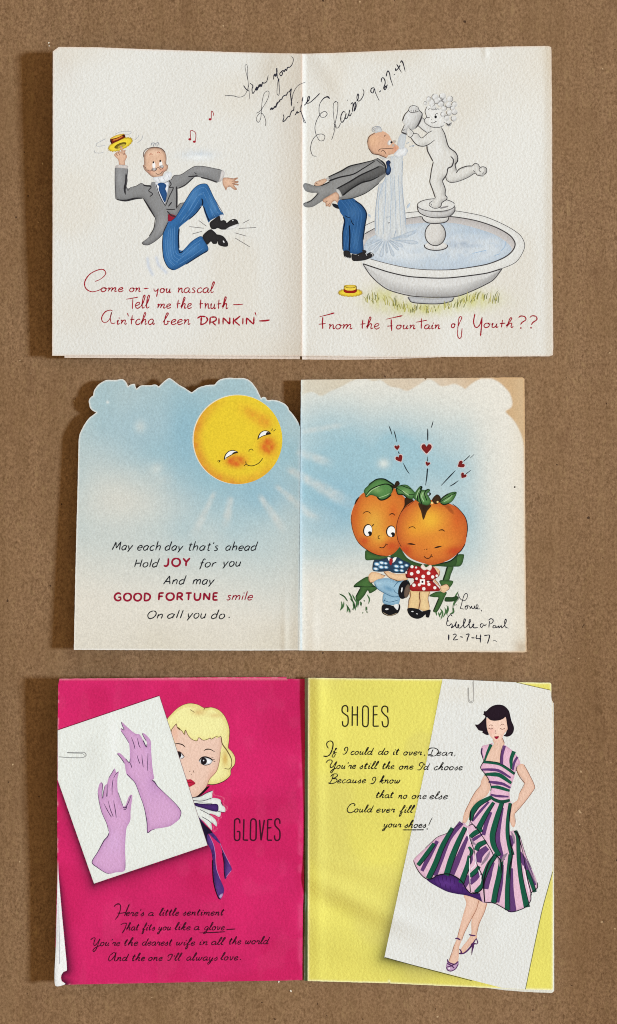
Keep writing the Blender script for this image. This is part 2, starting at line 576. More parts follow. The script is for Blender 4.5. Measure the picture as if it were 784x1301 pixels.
PRINT = {
 'a': G(9.4, "7.6,8.4 5,9.8 2,7.6 1,4 2.4,.6 4.6,.4 7,3.4 8,8.4", "8.4,9.8 7.4,4 7.6,0"),
 'c': G(8.4, "7.6,8.2 5.2,9.8 2.2,7.8 1.2,4 2.6,.6 5,.2 7.4,1.8"),
 'd': G(10, "7.8,8 5,9.8 2,7.6 1,4 2.4,.6 4.6,.4 7.2,3", "8.6,19 7.8,8 7.6,0"),
 'e': G(8.6, "1.2,4.6 7.4,5.6 6.8,8.8 4.6,9.8 2,7.6 1.2,4 2.6,.6 5,.2 7.4,1.8"),
 'f': G(7.4, "7.4,15.5 5.6,17 4.2,15 3.6,8 3.2,0 2.6,-4.6", ".8,8.6 6.6,9.2"),
 'h': G(9.4, "1.8,19 1.6,8 1.4,0", "1.6,5 4,9 6.4,9.4 7.4,7 7.2,0"),
 'i': G(3.6, "1.8,9.6 1.8,0", "2,14.5"),
 'l': G(3.8, "1.9,18 1.9,0"),
 'm': G(13.4, "1.6,9.8 1.4,0", "1.6,5 3.6,9 5.6,9.4 6.4,7 6.3,0", "6.5,5 8.6,9 10.6,9.4 11.6,7 11.5,0"),
 'n': G(9.4, "1.6,9.8 1.4,0", "1.6,5 4,9 6.4,9.4 7.4,7 7.2,0"),
 'o': G(9.4, "4.8,9.9 2,8 1.1,4.6 2.4,1 4.6,.1 7.2,2 8.2,5.6 7,8.8 4.8,9.9"),
 'r': G(7, "1.6,9.8 1.4,0", "1.6,5 3.4,8.6 5.4,9.6 6.6,9"),
 's': G(7, "6,8.6 4,9.8 2,8.4 3.4,5.8 5.4,4 5.2,1.2 3,.1 1,1.2"),
 't': G(7, "3.8,16 3.4,6 3.6,1.4 5,.2 6.4,1.2", "1,11 6.4,11.8"),
 'u': G(9.4, "1.4,9.6 1.3,3.4 2.8,.4 5,.6 7.2,3.6 7.8,9.6", "7.8,9.6 7.4,4 7.6,0"),
 'y': G(8.8, "1,9.6 2.4,4 4,.6", "8,10 5.6,4.5 3.6,0 1.8,-4.4"),
 'M': G(15, "1,0 3,8 4.4,17", "4.4,17 6,9 7.4,3.6", "7.4,3.6 10,11 12.6,17.4", "12.6,17.4 12.6,9 13.4,0"),
 'H': G(12, "2,17 1.8,0", "10,17 9.8,0", "1.9,8 9.9,8.8"),
 'A': G(12, ".6,0 3.6,9 6.6,17.6", "6.6,17.6 8.4,9 10.4,0", "2.4,5.6 9.4,5.8"),
 'O': G(13.4, "7,16.6 3,14 1.2,8 3,2 6,0 10,2.6 12.2,9 10.6,14.6 7,16.6"),
 "'": G(3.4, "2.2,17 1.4,13"), '.': G(4, "2,3.5"),
}
CAPS = {
 'J': G(7.6, "5.6,10 5.6,10 5.6,3 4.4,.8 2.6,.2 .4,1"),
 'O': G(11.4, "5.6,10 2.2,8.4 .9,5 2.2,1.5 5.6,0 9,1.5 10.3,5 9,8.4 5.6,10"),
 'Y': G(9.4, ".7,10 4.6,5", "8.6,10.2 4.6,5 4.4,0"),
 'G': G(10.4, "9,8.4 6,10 2.6,8.6 .9,5 2.4,1.4 5.4,.1 8.8,1", "8.8,.4 9,4.4", "5.6,4.4 9.4,4.6"),
 'D': G(9.8, "1.6,9.6 1.4,.4", ".8,9.7 5,9.4 8,7.4 8.6,4.8 7.6,2 5,.4 .8,.3"),
 'F': G(8, "1.6,9.8 1.4,0", "1.4,9.6 7.2,9.9", "1.4,5.2 6.2,5.4"),
 'R': G(9.4, "1.6,9.8 1.4,0", "1.4,9.7 5.2,9.8 7.2,8.2 6.8,5.8 4.4,4.8 1.6,4.8", "4.2,4.8 6,2.4 8.4,0"),
 'T': G(8.6, "4.4,9.6 4.2,0", ".5,9.6 8,9.8"),
 'U': G(9.8, "1.4,10 1.3,4.4 2.4,1 4.8,.2 7.2,1.2 8.4,4.6 8.5,10"),
 'N': G(10, "1.4,0 1.6,9.8", "1.6,9.8 8,.4", "8.2,.2 8.4,10"),
 'E': G(8, "1.6,9.8 1.4,.2", "1.4,9.7 6.8,9.9", "1.4,5 6,5.2", "1.4,.3 7,.4"),
}
def word(txt, font, x0, x1, base, xh, slant=0.0, base2=None, jit=0.0, track=0.6):
    """strokes of a word fitted between x0 and x1 on its baseline"""
    pen = 0.0
    raw = []
    for i, ch in enumerate(txt):
        adv, st = font[ch]
        dy = (vnoise(np.array([x0 * 7 + i * 13.0]), np.array([base * 3.0]), 5)[0] - 0.5) * jit
        for s in st:
            raw.append([(p[0] + pen + p[1] * slant, p[1] + dy) for p in s])
        pen += adv + track
    xs = [p[0] for s in raw for p in s]
    mn, mx = min(xs), max(xs)
    b2 = base if base2 is None else base2
    out = []
    for s in raw:
        q = []
        for px, py in s:
            t = (px - mn) / (mx - mn)
            q.append((x0 + t * (x1 - x0), base + (b2 - base) * t - py * xh / 10.0))
        out.append(q)
    return out
# ================================================================== card 1: the fountain of youth
def h1(x, y):
    x = np.asarray(x, float); y = np.asarray(y, float)
    t = np.clip((383.5 - x) / 316.0, 0, 1.1)
    lift = 11.0 - 3.6 * np.clip((y - 66) / 386.0, 0, 1)
    hl = 1.0 + lift * t ** 1.35
    s = np.clip((x - 383.5) / 318.0, 0, 1.1)
    hr = 1.0 - 0.3 * s
    h = np.where(x < 383.5, hl, hr)
    # fold: a shallow ridge, dark on the side away from the window
    h = h + 0.75 * np.exp(-np.clip(383.5 - x, 0, None) / 20.0) * (x < 383.5) \
          + np.where(x >= 383.5, 0.75 * np.clip(1 - (x - 383.5) / 6.0, 0, 1) ** 1.3, 0)
    # creases close to the top of the fold, long shallow waves
    h = h + 0.50 * gauss(x, y, 352, 86, 15, 34, 0.45) - 0.1 * gauss(x, y, 356, 160, 20, 40)
    h = h + 0.65 * gauss(x, y, 409, 78, 13, 46, -0.55)
    h = h + 0.20 * np.sin(x / 46.0 + 0.8) * np.sin(y / 90.0 + 0.4) + 0.10 * np.sin(x / 21 + y / 60.0)
    h = h + 0.30 * gauss(x, y, 617, 66, 3.5, 10)
    h = h + 0.25 * smooth(690, 702, x)
    return h * 0.001

def paper1(x, y, ol):
    c = np.tile(lin((228, 225, 215)), (len(x), 1)) * np.where(x < 383.5, .965, 1.0)[:, None]  # left page toned down to offset the extra light on its tilt
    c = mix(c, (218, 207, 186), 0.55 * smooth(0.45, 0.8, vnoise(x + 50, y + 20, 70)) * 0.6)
    c = mix(c, (205, 186, 160), 0.30 * smooth(330, 380, x) * (x < 383.5))  # shade on the far side of the fold, painted into the paper
    c = mix(c, (200, 182, 152), 0.30 * gauss(x, y, 350, 90, 30, 40) + 0.32 * gauss(x, y, 425, 92, 18, 40))  # shade of the slopes near the fold top, put into the colour
    c = mix(c, (214, 196, 165), 0.28 * gauss(x, y, 700, 80, 60, 60) + 0.30 * smooth(685, 702, x))
    c = mix(c, (205, 190, 170), 0.25 * gauss(x, y, 78, 84, 18, 26))
    # printed washes round the figures
    c = mix(c, (196, 206, 214), 0.75 * gauss(x, y, 252, 197, 20, 6) * (0.6 + 0.6 * vnoise(x, y, 4)))
    c = mix(c, (238, 238, 232), 0.8 * gauss(x, y, 252, 200, 15, 3.2))
    for q in (Q(175, 250, "100,630 110,710 150,790"), Q(175, 250, "190,620 210,690 290,770")):
        d, _, _ = edge_dist(x, y, np.array(q), False)
        c = mix(c, (186, 197, 214), 0.6 * np.exp(-(d / 2.0) ** 2))
    g = vnoise(x * 1.0, y * 0.35, 3)
    ga = (gauss(x, y, 487, 379, 24, 14) + gauss(x, y, 535, 392, 40, 9) + gauss(x, y, 596, 381, 36, 13))
    c = mix(c, (206, 203, 128), 0.65 * np.clip(ga, 0, 1) * (0.5 + g))
    d, nx, ny = edge_dist(x, y, ol)
    c = mix(c, (226, 196, 172), 0.55 * np.exp(-(d / 1.3) ** 2))
    return c

C1 = Card("greeting_card", 383, 455,
          "cream greeting card open on the board, dancing man on one page, stone fountain on another",
          "greeting card", "old greeting cards lying open on kraft board")
ol = poly_line(N("67.2,65.5 74.5,59.6 120,60.0 200,63.0 300,66.3 383.5,68.2 383.5,452.6 290,452.2 180,451.8 66.3,452.0 66.8,300 67,180"))
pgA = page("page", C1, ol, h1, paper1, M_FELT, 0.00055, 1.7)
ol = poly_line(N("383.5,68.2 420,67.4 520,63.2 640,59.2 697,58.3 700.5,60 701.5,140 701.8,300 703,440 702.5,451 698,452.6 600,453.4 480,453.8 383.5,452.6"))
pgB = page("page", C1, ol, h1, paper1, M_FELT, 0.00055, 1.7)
def h1u(x, y): return h1(x, y) - 0.0011
def plain1(x, y, o): return np.tile(lin((226, 208, 190)), (len(x), 1))
page("backing_page", C1, poly_line(N("82,446 381.5,447 381.0,456.2 230,455.4 82,454.6")), h1u, plain1, M_FELT, 0.0005, 2.5)
page("backing_page", C1, poly_line(N("383.5,446 560,446 560,453.9 500,456.0 440,457 384,456.6")), h1u, plain1, M_FELT, 0.0005, 2.5)

RED = (160, 27, 42)
INK = (44, 40, 44)
SKIN = (224, 184, 154)
GREY = (140, 139, 137)
BLUE = (52, 104, 156)
ZA, ZB, ZC, ZD = (112, 150), (210, 190), (175, 250), (238, 250)

# ---- the dancing man: skin first, everything he wears is a child of it
a = Art(h1, 0)
head = N("182.8,202 183.4,196 186.5,191 191.5,188.0 198,187.2 205,189 209.8,193.6 211.6,200 211.4,208 213.6,210.5 212.4,216 208.5,219 206,224 200,226 193,224.4 188,220 186.6,218.6 183.4,215.5 181.6,209.6 183.2,209.2")
a.fill(head, SKIN, (96, 66, 58), 1.8, 0.75, None, [(190, 218.5, 4, 2.4, (218, 136, 112), .5), (206.5, 216, 3.6, 3, (218, 136, 112), .5), (196, 194, 7, 4, (240, 205, 176), .6)])
a.lines([Q(*ZA, "565,400 565,350 600,312 680,296 745,310 785,350")], (88, 66, 60), 0.9)
a.lines([Q(*ZA, "622,378 638,362 655,374"), Q(*ZA, "700,358 716,344 736,360")], (176, 86, 60), 0.8)
a.dots([(195.6, 210.0, 2.0), (204.4, 208.6, 2.0)], 2, (246, 244, 240), sy=2.0)
a.dots([(194.9, 206.2, 1.0), (203.6, 204.5, 1.1)], 1, (30, 26, 26), sy=1.4)
a.fill(ell(195.8, 215, 3.0, 1.7), (240, 236, 230), (90, 80, 80), 0.8, 0.8)
a.fill(ell(205.4, 211.6, 2.8, 1.7, -10), (240, 236, 230), (90, 80, 80), 0.8, 0.8)
a.lines([Q(*ZA, "595,525 625,538 648,530"), Q(*ZA, "690,515 712,502 725,505"), Q(*ZA, "684,556 706,572 734,566 752,546"), Q(*ZA, "748,540 760,548"), Q(*ZA, "648,512 650,532 672,540 694,526 690,508"), Q(*ZA, "724,506 732,520 752,516 766,500"), Q(*ZA, "560,490 585,505 590,535")], (95, 70, 66), 0.7)
a.lines([Q(*ZA, "640,280 650,255 676,256 684,282"), Q(*ZA, "684,260 712,250 722,275"), Q(*ZA, "660,262 668,290"), Q(*ZA, "700,262 702,290")], (150, 152, 158), 1.0)
a.fill(N("195,225.5 201,224.4 207,223.2 211,219 216,218.4 218.6,222 215,229 209,232 200,231.4 195.4,229"), (232, 232, 230), (176, 180, 184), 1.4, 0.5)
a.lines([N("201,226 203,230"), N("207,225 210,230"), N("213,221 215,226")], (175, 178, 184), 0.6)
man1 = a.build("printed_man", C1, C1.e, M_FELTINK, "dancing bald man with a white beard, kicking up his heels")

for part in ((0, 2), (2, 4)):
    a = Art(h1, 2)
    if part[0] == 0:
        a.fill(Q(*ZA, "320,478 305,425 265,378 282,352 318,332 338,345 322,285 340,287 358,330 382,322 376,352 396,392 374,440 372,478"), SKIN, (150, 95, 70), 1.2, 0.6)
        a.lines([Q(*ZA, "285,360 300,385"), Q(*ZA, "305,345 322,378"), Q(*ZA, "350,352 366,372 372,350")], (120, 70, 55), 0.7)
    else:
        a.fill(Q(*ZB, "588,292 632,284 690,293 735,283 736,296 706,318 743,320 740,338 706,342 746,352 742,366 700,362 730,402 720,413 690,402 660,378 632,386 618,416 606,396 584,346"), SKIN, (140, 90, 66), 1.2, 0.65)
        a.lines([Q(*ZB, "660,300 690,296"), Q(*ZB, "672,322 706,320"), Q(*ZB, "676,345 704,342")], (120, 74, 55), 0.6)
    a.build("hand", C1, man1, M_FELTINK)
a = Art(h1, 9)
a.fill(N("146.4,213.1 154,213.6 162.6,214.4 161.4,225 160.5,236.2 163.9,239.4 173.2,236.2 179.5,233.1 184.5,235 190.7,235.4 193,231.2 198,231.5 204,233 211,231 215,228.8 217.5,227.5 221.2,223.1 224,222.5 230,221.9 240,215.6 247.5,211.5 256.9,211.3 268.8,213.1 281.9,216.3 280,224 276,232 263.8,226.9 252.5,224.2 246.3,225 238.8,232.5 231,237 225.4,240.5 225,252 225,263.8 228.8,258.8 235,257.5 229,266 223.5,274.4 215,273 214,279 212.5,285 206.3,297.5 198.8,305 188.8,311 182.5,310.6 180.2,308.3 185,304.5 190,300 195.6,290 197.5,276.9 188.8,262.5 182,252 172,252.5 160.3,255 150,254 146.5,252"),
       GREY, (70, 68, 68), 3.0, 0.55, (-0.25, 1.0), [(152, 226, 4, 10, (165, 164, 162), .6), (205, 285, 6, 12, (165, 164, 162), .5), (256, 216, 10, 3, (160, 158, 156), .5)])
a.fill(N("197.4,231.8 204,232.6 212,231.6 214.5,231 213,243 210.2,257 208.8,259.6 203.5,250 199,240"), (238, 238, 238), (120, 130, 150), 1.0, 0.4)
a.fill(N("200,234 204,232 209,232.8 211.6,236 210.2,240 212.2,246 209.6,257 205,249 201.6,240.5 202,237"), (44, 84, 134), (24, 48, 86), 1.4, 0.6)
a.lines([(Q(*ZA, "385,560 388,640 372,720 380,780"), [1.6, 3.2, 3, 1.4]), (N("147.5,253 152,254.2 160.3,254.8 172,252.2 182.2,251.8"), [1, 2.4, 2.6, 1.2]),
         (N("182,252 189,263 197.3,277"), [1.2, 2.2, 1]), (N("197.4,277 195.4,290 189.6,300"), 0.9)], (46, 44, 46), 1.4)
a.lines([Q(*ZA, "275,505 274,620 280,740 284,800"), Q(*ZA, "405,515 396,600 388,690 404,735 430,708 490,690 540,664 580,682 630,684"), N("180.3,308.4 182.5,310.8 189,311 199,305 206.4,297.6 212.6,285"),
         Q(*ZB, "60,312 90,265 160,255 240,204 300,172 375,170 470,186 575,210"), Q(*ZB, "125,398 230,338 290,282 340,276 430,296 530,336"), N("225,263.5 228.8,258.6 235,257.4")], (82, 78, 78), 0.8)
a.lines([(Q(*ZB, "130,395 200,362 270,300 290,282"), 1.6), (Q(*ZB, "360,282 440,302 530,334"), 1.8)], (60, 58, 58), 1.5)
a.lines([(Q(*ZA, "590,686 640,700 616,738 655,770 626,800"), 1.2), (Q(*ZB, "38,312 60,352 42,385 82,388 40,480 6,565"), 1.2), (Q(*ZB, "115,375 118,480 116,600"), 2.2), (Q(*ZB, "8,606 60,610 104,606"), 1.2),
         (Q(*ZB, "18,625 60,668 104,684"), 1.5), (Q(*ZB, "32,578 68,532"), 1.5), (Q(*ZB, "232,272 270,274 330,264"), 1.5), (Q(*ZB, "295,232 320,250"), 1.0), (Q(*ZA, "560,682 600,690 640,690"), 1.6), (N("198,233.5 201,243 205,253 210.6,262"), 1.0)], (50, 48, 50), 1.2)
a.build("coat", C1, man1, M_FELTINK)
a = Art(h1, 23)
a.fill(Q(*ZA, "284,482 320,474 402,484 398,512 340,508 278,503"), (222, 214, 206), (130, 120, 116), 1.2, 0.5)
a.build("shirt_cuff", C1, man1, M_FELTINK)
a = Art(h1, 23)
a.fill(Q(*ZB, "575,212 604,234 590,290 570,320 545,330 554,292"), (224, 218, 212), (130, 124, 120), 1.2, 0.5)
a.build("shirt_cuff", C1, man1, M_FELTINK)
a = Art(h1, 12)
a.fill(N("214.2,272 219.6,272.6 224,275 223.6,279 218.6,281.6 214.4,282.4 213.4,278"), (150, 34, 52), (90, 16, 30), 1.2, .5)
a.fill(N("217.5,281 223.8,275 229,265.5 235,256.3 243.8,242.5 251.3,235.6 258.8,233.4 263.8,235 266.6,240.4 272.5,252.5 280,267.5 284.4,272.6 281.5,274.2 277.5,274.8 267.5,280 265,282.5 260,270 256.6,260.8 250,270 240,278.8 227.3,290 226.9,300 227.3,316.3 232.3,318 243.8,306.3 255,300 260,305 264.6,318.1 250,326.3 235,336.3 221.3,343.3 213.8,340 208.1,330 206.3,317.5 206.3,302.5 208.1,293.8 213.8,281.5"),
       BLUE, (22, 44, 78), 3.2, 0.7, (0.5, 0.8), [(246, 249, 5, 12, (92, 142, 188), .5, .6), (216, 315, 5, 18, (84, 134, 182), .5), (271, 262, 4, 12, (92, 142, 188), .5, -.4), (244, 318, 12, 4, (84, 134, 182), .5, -.5)])
a.lines([N("226,277 236,262 247,244 258,238 264,243"), N("231,279 241,266 252,248 260,244"), N("263,242 270,256 277,271"), N("259,246 266,262 271,276"), N("211,300 210.5,316 214,330 221,338"), N("214.4,292 213,312 216,330 223,337"), N("219.5,290 219,310 221.5,325 229,331"), N("229,283 239,268.5 250,250 259,246"), N("234,280 244,268 253,254"), N("265,250 272,263 279,272.5"), N("261,251 268,266 273.5,275.5"), N("217,290 216,312 219,328 226,334"), N("222,288 221.5,310 224,322 232,326"), N("224,333 238,322 254,309"), N("227,336 242,327 259,315"), N("230,325 242,314 256,304")], (92, 138, 182), 0.5)
a.lines([(N("256.4,252 257.6,257 256.4,262"), 1.8), (N("258.5,262 262,272 266,281"), 1.6), (N("227.6,290 226.8,302 227.4,316"), 1.8), (N("227,316 228.5,321 233,319"), 1.4), (N("236,336 250,327 264,318.4"), 1.2), (N("240,279 249,271 256,262"), 1.2), (N("214,282 208.4,293 206.6,304 206.6,317 208.6,330 214,340 221,343"), .8)], (20, 32, 52), 1)
a.lines([N("217.5,281 223.8,275 235,256.3 243.8,242.5 251.3,235.6 258.8,233.4 263.8,235 272.5,252.5 284,272")], (30, 52, 84), 0.7)
a.build("trousers", C1, man1, M_FELTINK)
a = Art(h1, 20)
BLK = (46, 43, 43)
a.fill(Q(*ZD, "328,192 345,182 372,186 352,228 338,236"), (238, 238, 236), (130, 130, 130), 0.8, 0.5)
a.fill(Q(*ZD, "228,268 270,228 326,194 340,240 372,236 396,252 400,266 440,236 478,226 506,236 521,266 524,288 474,318 420,330 350,334 310,318 280,330 242,322"), BLK, (20, 18, 20), 2, .5)
a.fill(Q(*ZD, "522,274 523,296 470,324 394,334 430,306"), (240, 238, 234), (120, 116, 112), 0.7, 0.4)
a.fill(Q(*ZD, "155,402 200,350 242,330 280,352 298,380 330,386 370,405 410,460 412,500 380,508 320,490 308,452 300,476 262,478 240,455 205,487 182,462"), BLK, (20, 18, 20), 2, .5)
a.lines([(Q(*ZD, "455,244 470,240"), 1.6), (Q(*ZD, "364,445 376,468"), 1.8), (Q(*ZD, "250,330 275,350 298,372"), 0.6), (Q(*ZD, "390,420 404,450"), .5)], (235, 233, 230), 1)
a.build("shoes", C1, man1, M_FELTINK)
a = Art(h1, 0)
brim = []
for i in range(44):
    t = i / 44 * 2 * math.pi
    r = 1.0 + 0.045 * (1 if i % 2 else -1)
    u, v = 134 * r * math.cos(t), 56 * r * math.sin(t)
    A_ = math.radians(-23)
    brim.append((112 + (328 + u * math.cos(A_) - v * math.sin(A_)) / 8, 150 + (268 + u * math.sin(A_) + v * math.cos(A_)) / 8))
a.fill(brim, (240, 214, 62), (150, 112, 20), 1.3, 0.8, None, [(150, 191, 6, 3, (246, 228, 100), .6)])
a.fill(Q(*ZA, "222,214 240,196 290,172 340,162 366,160 374,190 330,222 280,248 240,262 228,240"), (240, 206, 84), (150, 100, 20), 1.0, .7)
a.fill(Q(*ZA, "226,228 224,216 240,212 300,196 350,172 372,168 376,196 320,226 270,248 238,264"), (132, 40, 20), (70, 20, 12), 1.3, .7)
a.lines([(Q(*ZA, "250,226 300,212 350,184"), 1.6)], (206, 120, 50), 1.6)
a.lines([(Q(*ZA, "226,222 240,256"), 2.0), (Q(*ZA, "354,166 372,196"), 1.6)], (52, 22, 14), 1.6)
a.fill(ell(112 + 328 / 8, 150 + 278 / 8, 8.2, 3.0, -22), (128, 108, 34), (70, 56, 14), 1.4, .7)
a.fill(ell(112 + 340 / 8, 150 + 284 / 8, 5.4, 1.7, -22), (206, 184, 70), (150, 120, 40), 1.2, .4)
a.fill(Q(*ZA, "322,284 340,286 360,330 340,336"), SKIN, (150, 100, 76), 0.8, .6)
a.build("straw_hat", C1, man1, M_FELTINK, "yellow straw hat held up on one finger")
a = Art(h1, 0)
a.lines([Q(*ZA, "180,208 130,235 84,262 90,285 150,282 176,275"), Q(*ZA, "64,325 70,350 120,356 160,345"), Q(*ZA, "270,168 330,140 420,135 438,150 400,170 366,165"), Q(*ZA, "555,175 545,215 500,252"), Q(*ZA, "512,172 508,192 470,225")], (178, 178, 178), 0.7)
a.lines([Q(*ZD, s) for s in ("116,240 195,300", "20,303 170,320", "46,380 152,350", "562,270 634,232", "522,322 702,312", "480,365 600,400", "485,418 640,512")], (112, 106, 104), 0.75)
# music notes
def notes(dx, dy, pts): return [(dx + x, dy + y) for x, y in pts]
a.build("printed_motion_lines", C1, C1.e, M_FELTINK)
a = Art(h1, 0)
a.lines([N("242.3,176.5 242.3,166.0 248.5,169 248.5,179.5"), N("268.5,151.5 268.9,141 271.6,145 270.5,147.5")], RED, 0.9, step=1.5)
a.dots([(241.2, 177.0, 1.9), (247.0, 180.0, 1.9), (267.0, 151.6, 1.9)], 1.9, RED, sy=.8)
a.build("printed_music_notes", C1, C1.e, M_FELTINK)

# ---- the man leaning into the jet
ZE, ZF, ZG = (384, 180), (440, 145), (410, 245)
a = Art(h1, 30)
a.fill(Q(*ZF, "214,290 222,238 250,206 300,186 372,174 432,210 456,256 470,276 492,300 530,328 532,358 500,396 430,418 408,444 370,434 334,420 275,404 232,356"), (222, 176, 144), (92, 62, 52), 1.9, 0.75, (-0.6, .5),
       [(502, 350, 16, 5, (216, 104, 78), 0.0), (502.0, 188.5, 2.6, 3.4, (208, 118, 90), .6), (474, 178, 8, 8, (238, 194, 152), .5)])
a.fill(Q(*ZF, "484,408 510,376 536,350 566,344 604,340 622,372 604,416 545,438 505,432"), (232, 232, 229), (172, 176, 180), 1.2, .6)
a.lines([Q(*ZF, "262,168 268,142 296,128 340,130 360,160"), Q(*ZF, "280,185 262,165"), Q(*ZF, "300,180 302,150 280,152 286,170"), Q(*ZF, "330,180 336,150")], (158, 160, 164), 1.0)
a.fill(Q(*ZF, "290,190 300,140 340,134 362,178 330,184"), (214, 214, 210), (150, 152, 156), 1.2, .5)
a.fill(ell(440 + 440 / 8, 145 + 290 / 8, 2.6, 3.6, 20), (244, 242, 236), (90, 60, 50), .7, .5)
a.dots([(497.4, 180.8, 1.5)], 1.5, (30, 28, 30))
a.fill(ell(440 + 490 / 8, 145 + 278 / 8, 1.9, 1.7), (232, 222, 206), (140, 120, 108), .6, .6)
a.fill(ell(440 + 478 / 8, 145 + 318 / 8, 1.6, 1.8), (236, 226, 212), (140, 120, 108), .6, .6)
a.lines([Q(*ZF, "482,346 420,350 350,354 332,366 332,384"), Q(*ZF, "384,232 392,216 408,212"), Q(*ZF, "352,384 372,366 392,384 408,410"), Q(*ZF, "214,290 232,232 290,192"), Q(*ZF, "226,345 270,402 330,412 408,446")], (84, 58, 50), .75)
man2 = a.build("printed_man", C1, C1.e, M_FELTINK, "bald man leaning far forward with hands behind his coat tails, drinking from the jug")
for part in (0, 1):
    a = Art(h1, 30)
    if part == 0:
        a.fill(Q(*ZE, "125,440 130,416 180,390 236,374 250,398 200,440 150,450"), (222, 186, 156), (140, 100, 80), 1, .5)
        a.lines([Q(*ZE, "135,420 160,432")], (110, 70, 56), .7)
    else:
        a.fill(Q(*ZE, "212,588 280,545 340,514 372,540 362,620 332,600 304,620 282,662 262,656 242,656 236,622 214,612"), SKIN, (140, 90, 66), 1.1, .6)
        a.lines([Q(*ZE, "240,615 262,600"), Q(*ZE, "262,650 280,620")], (110, 70, 56), .7)
    a.build("hand", C1, man2, M_FELTINK)
a = Art(h1, 10)
a.fill(N("478.8,201.3 473,203.5 459,207.5 445.3,211.3 434,216.9 417.8,225 419,229.5 408,235.2 400,236 393.4,233.8 387.8,232.6 385.3,235 386,239 389,243 396,245 402.8,245.6 395.3,253.8 388,257 385.3,258.8 386.5,262 391,263.6 397.8,262.5 404,259 410,255 418,249 428,253 438,253.5 449,251.3 465.3,245 476.5,237.5 484,230 490,223 490.6,217 489.4,208.8 484,203.8"),
       (146, 145, 142), (76, 74, 72), 2.6, .55, None, [(405, 240, 8, 5, (165, 164, 160), .5)])
a.fill(N("427.8,240.2 446.5,230 459,221.9 470,217.4 482,210.4 489,214 490.4,219 482,224.5 475,227.5 460.3,231.9 444,241 435.6,248.6 431,245"), (98, 97, 95), (36, 35, 36), 3, .8, (0, .8))
a.lines([(Q(*ZE, "262,360 400,296 480,250 600,220 740,186"), [1.2, 1.8, 1.4, 1.0]), (Q(*ZE, "270,400 380,362 520,330 620,272 740,196"), [2, 1.8, 1.4, 1.2]), (Q(*ZE, "350,478 480,408 590,342 690,295 784,252"), [1.4, 1.8, 1.8, 1.4]), (Q(*ZE, "410,548 500,478 610,415 700,392 784,352"), [2.2, 1.8, 2, 1.2]),
         (Q(*ZE, "120,446 200,442 280,408"), 1.6), (Q(*ZE, "400,590 520,572 650,520 780,424"), .9), (Q(*ZF, "350,468 390,510 402,560 404,600"), 2.0), (Q(*ZE, "20,632 90,600 165,524"), 1.0)], (38, 37, 38), 1.4)
a.lines([Q(*ZF, "302,462 340,490 378,520 390,510"), Q(*ZF, "310,445 352,470 388,512")], (50, 50, 52), 0.9)
a.fill(Q(*ZE, "350,480 376,490 404,545 392,562 372,552 346,502"), (214, 212, 206), (110, 108, 104), .8, .5)
a.fill(Q(*ZE, "240,378 264,364 276,386 262,400 246,398"), (216, 214, 208), (110, 108, 104), .8, .5)
a.build("coat", C1, man2, M_FELTINK)
a = Art(h1, 26)
a.fill(Q(*ZF, "334,432 372,440 410,450 452,428 440,470 408,486 372,462"), (240, 238, 232), (140, 140, 140), .8, .5)
a.fill(Q(*ZF, "404,488 430,468 452,488 442,512 456,560 444,606 414,622 402,590 412,540"), (38, 56, 96), (16, 24, 44), 1.4, .7, None, [(493, 215, 2, 4, (88, 130, 180), .7)])
a.build("neck_tie", C1, man2, M_FELTINK)
a = Art(h1, 8)
a.fill(Q(*ZG, "98,108 150,120 176,140 176,162 140,158 108,138"), (32, 36, 46), (14, 16, 22), 1.2, .5)
a.fill(Q(*ZG, "150,92 200,62 290,48 340,78 400,130 448,212 432,330 412,480 412,602 340,622 282,612 270,592 206,584 198,440 205,350 216,260 180,200 164,150"), (46, 92, 142), (18, 36, 66), 3, .75, (0.9, 0.3), [(449, 270, 8, 8, (80, 126, 172), .4), (452, 305, 4, 14, (74, 122, 168), .5)])
a.lines([Q(*ZG, f"{x},{y} {x+70},{y+110} {x+62},{y+260} {x+20},{y+500}") for x, y in ((190, 80), (225, 72), (258, 66), (290, 70), (320, 90))], (74, 118, 164), .45)
a.lines([(Q(*ZG, "286,262 296,300 320,330"), 1.1), (Q(*ZG, "272,330 276,440 270,590"), 1.8), (Q(*ZG, "210,240 225,300 205,400 206,580"), 1.6), (Q(*ZG, "330,80 400,130 446,212 430,330 410,480"), 1.4), (Q(*ZG, "222,228 250,246 284,256"), 1.0)], (16, 28, 48), 1.2)
a.build("trousers", C1, man2, M_FELTINK)
a = Art(h1, 20)
a.fill(Q(*ZG, "216,590 270,592 288,640 282,664 240,660 216,640"), BLK, (18, 18, 20), 1.2, .5)
a.fill(Q(*ZG, "402,580 440,586 444,606 420,620"), BLK)
a.fill(Q(*ZG, "296,622 340,626 405,602 450,618 480,604 512,614 522,634 512,648 470,670 430,684 380,692 312,692 294,664"), BLK, (18, 18, 20), 1.4, .5)
a.lines([Q(*ZG, "486,622 500,616 512,634 500,650"), Q(*ZG, "436,612 450,640"), Q(*ZG, "228,648 250,662 272,660"), Q(*ZG, "360,632 364,640")], (220, 218, 214), .7)
a.build("shoes", C1, man2, M_FELTINK)

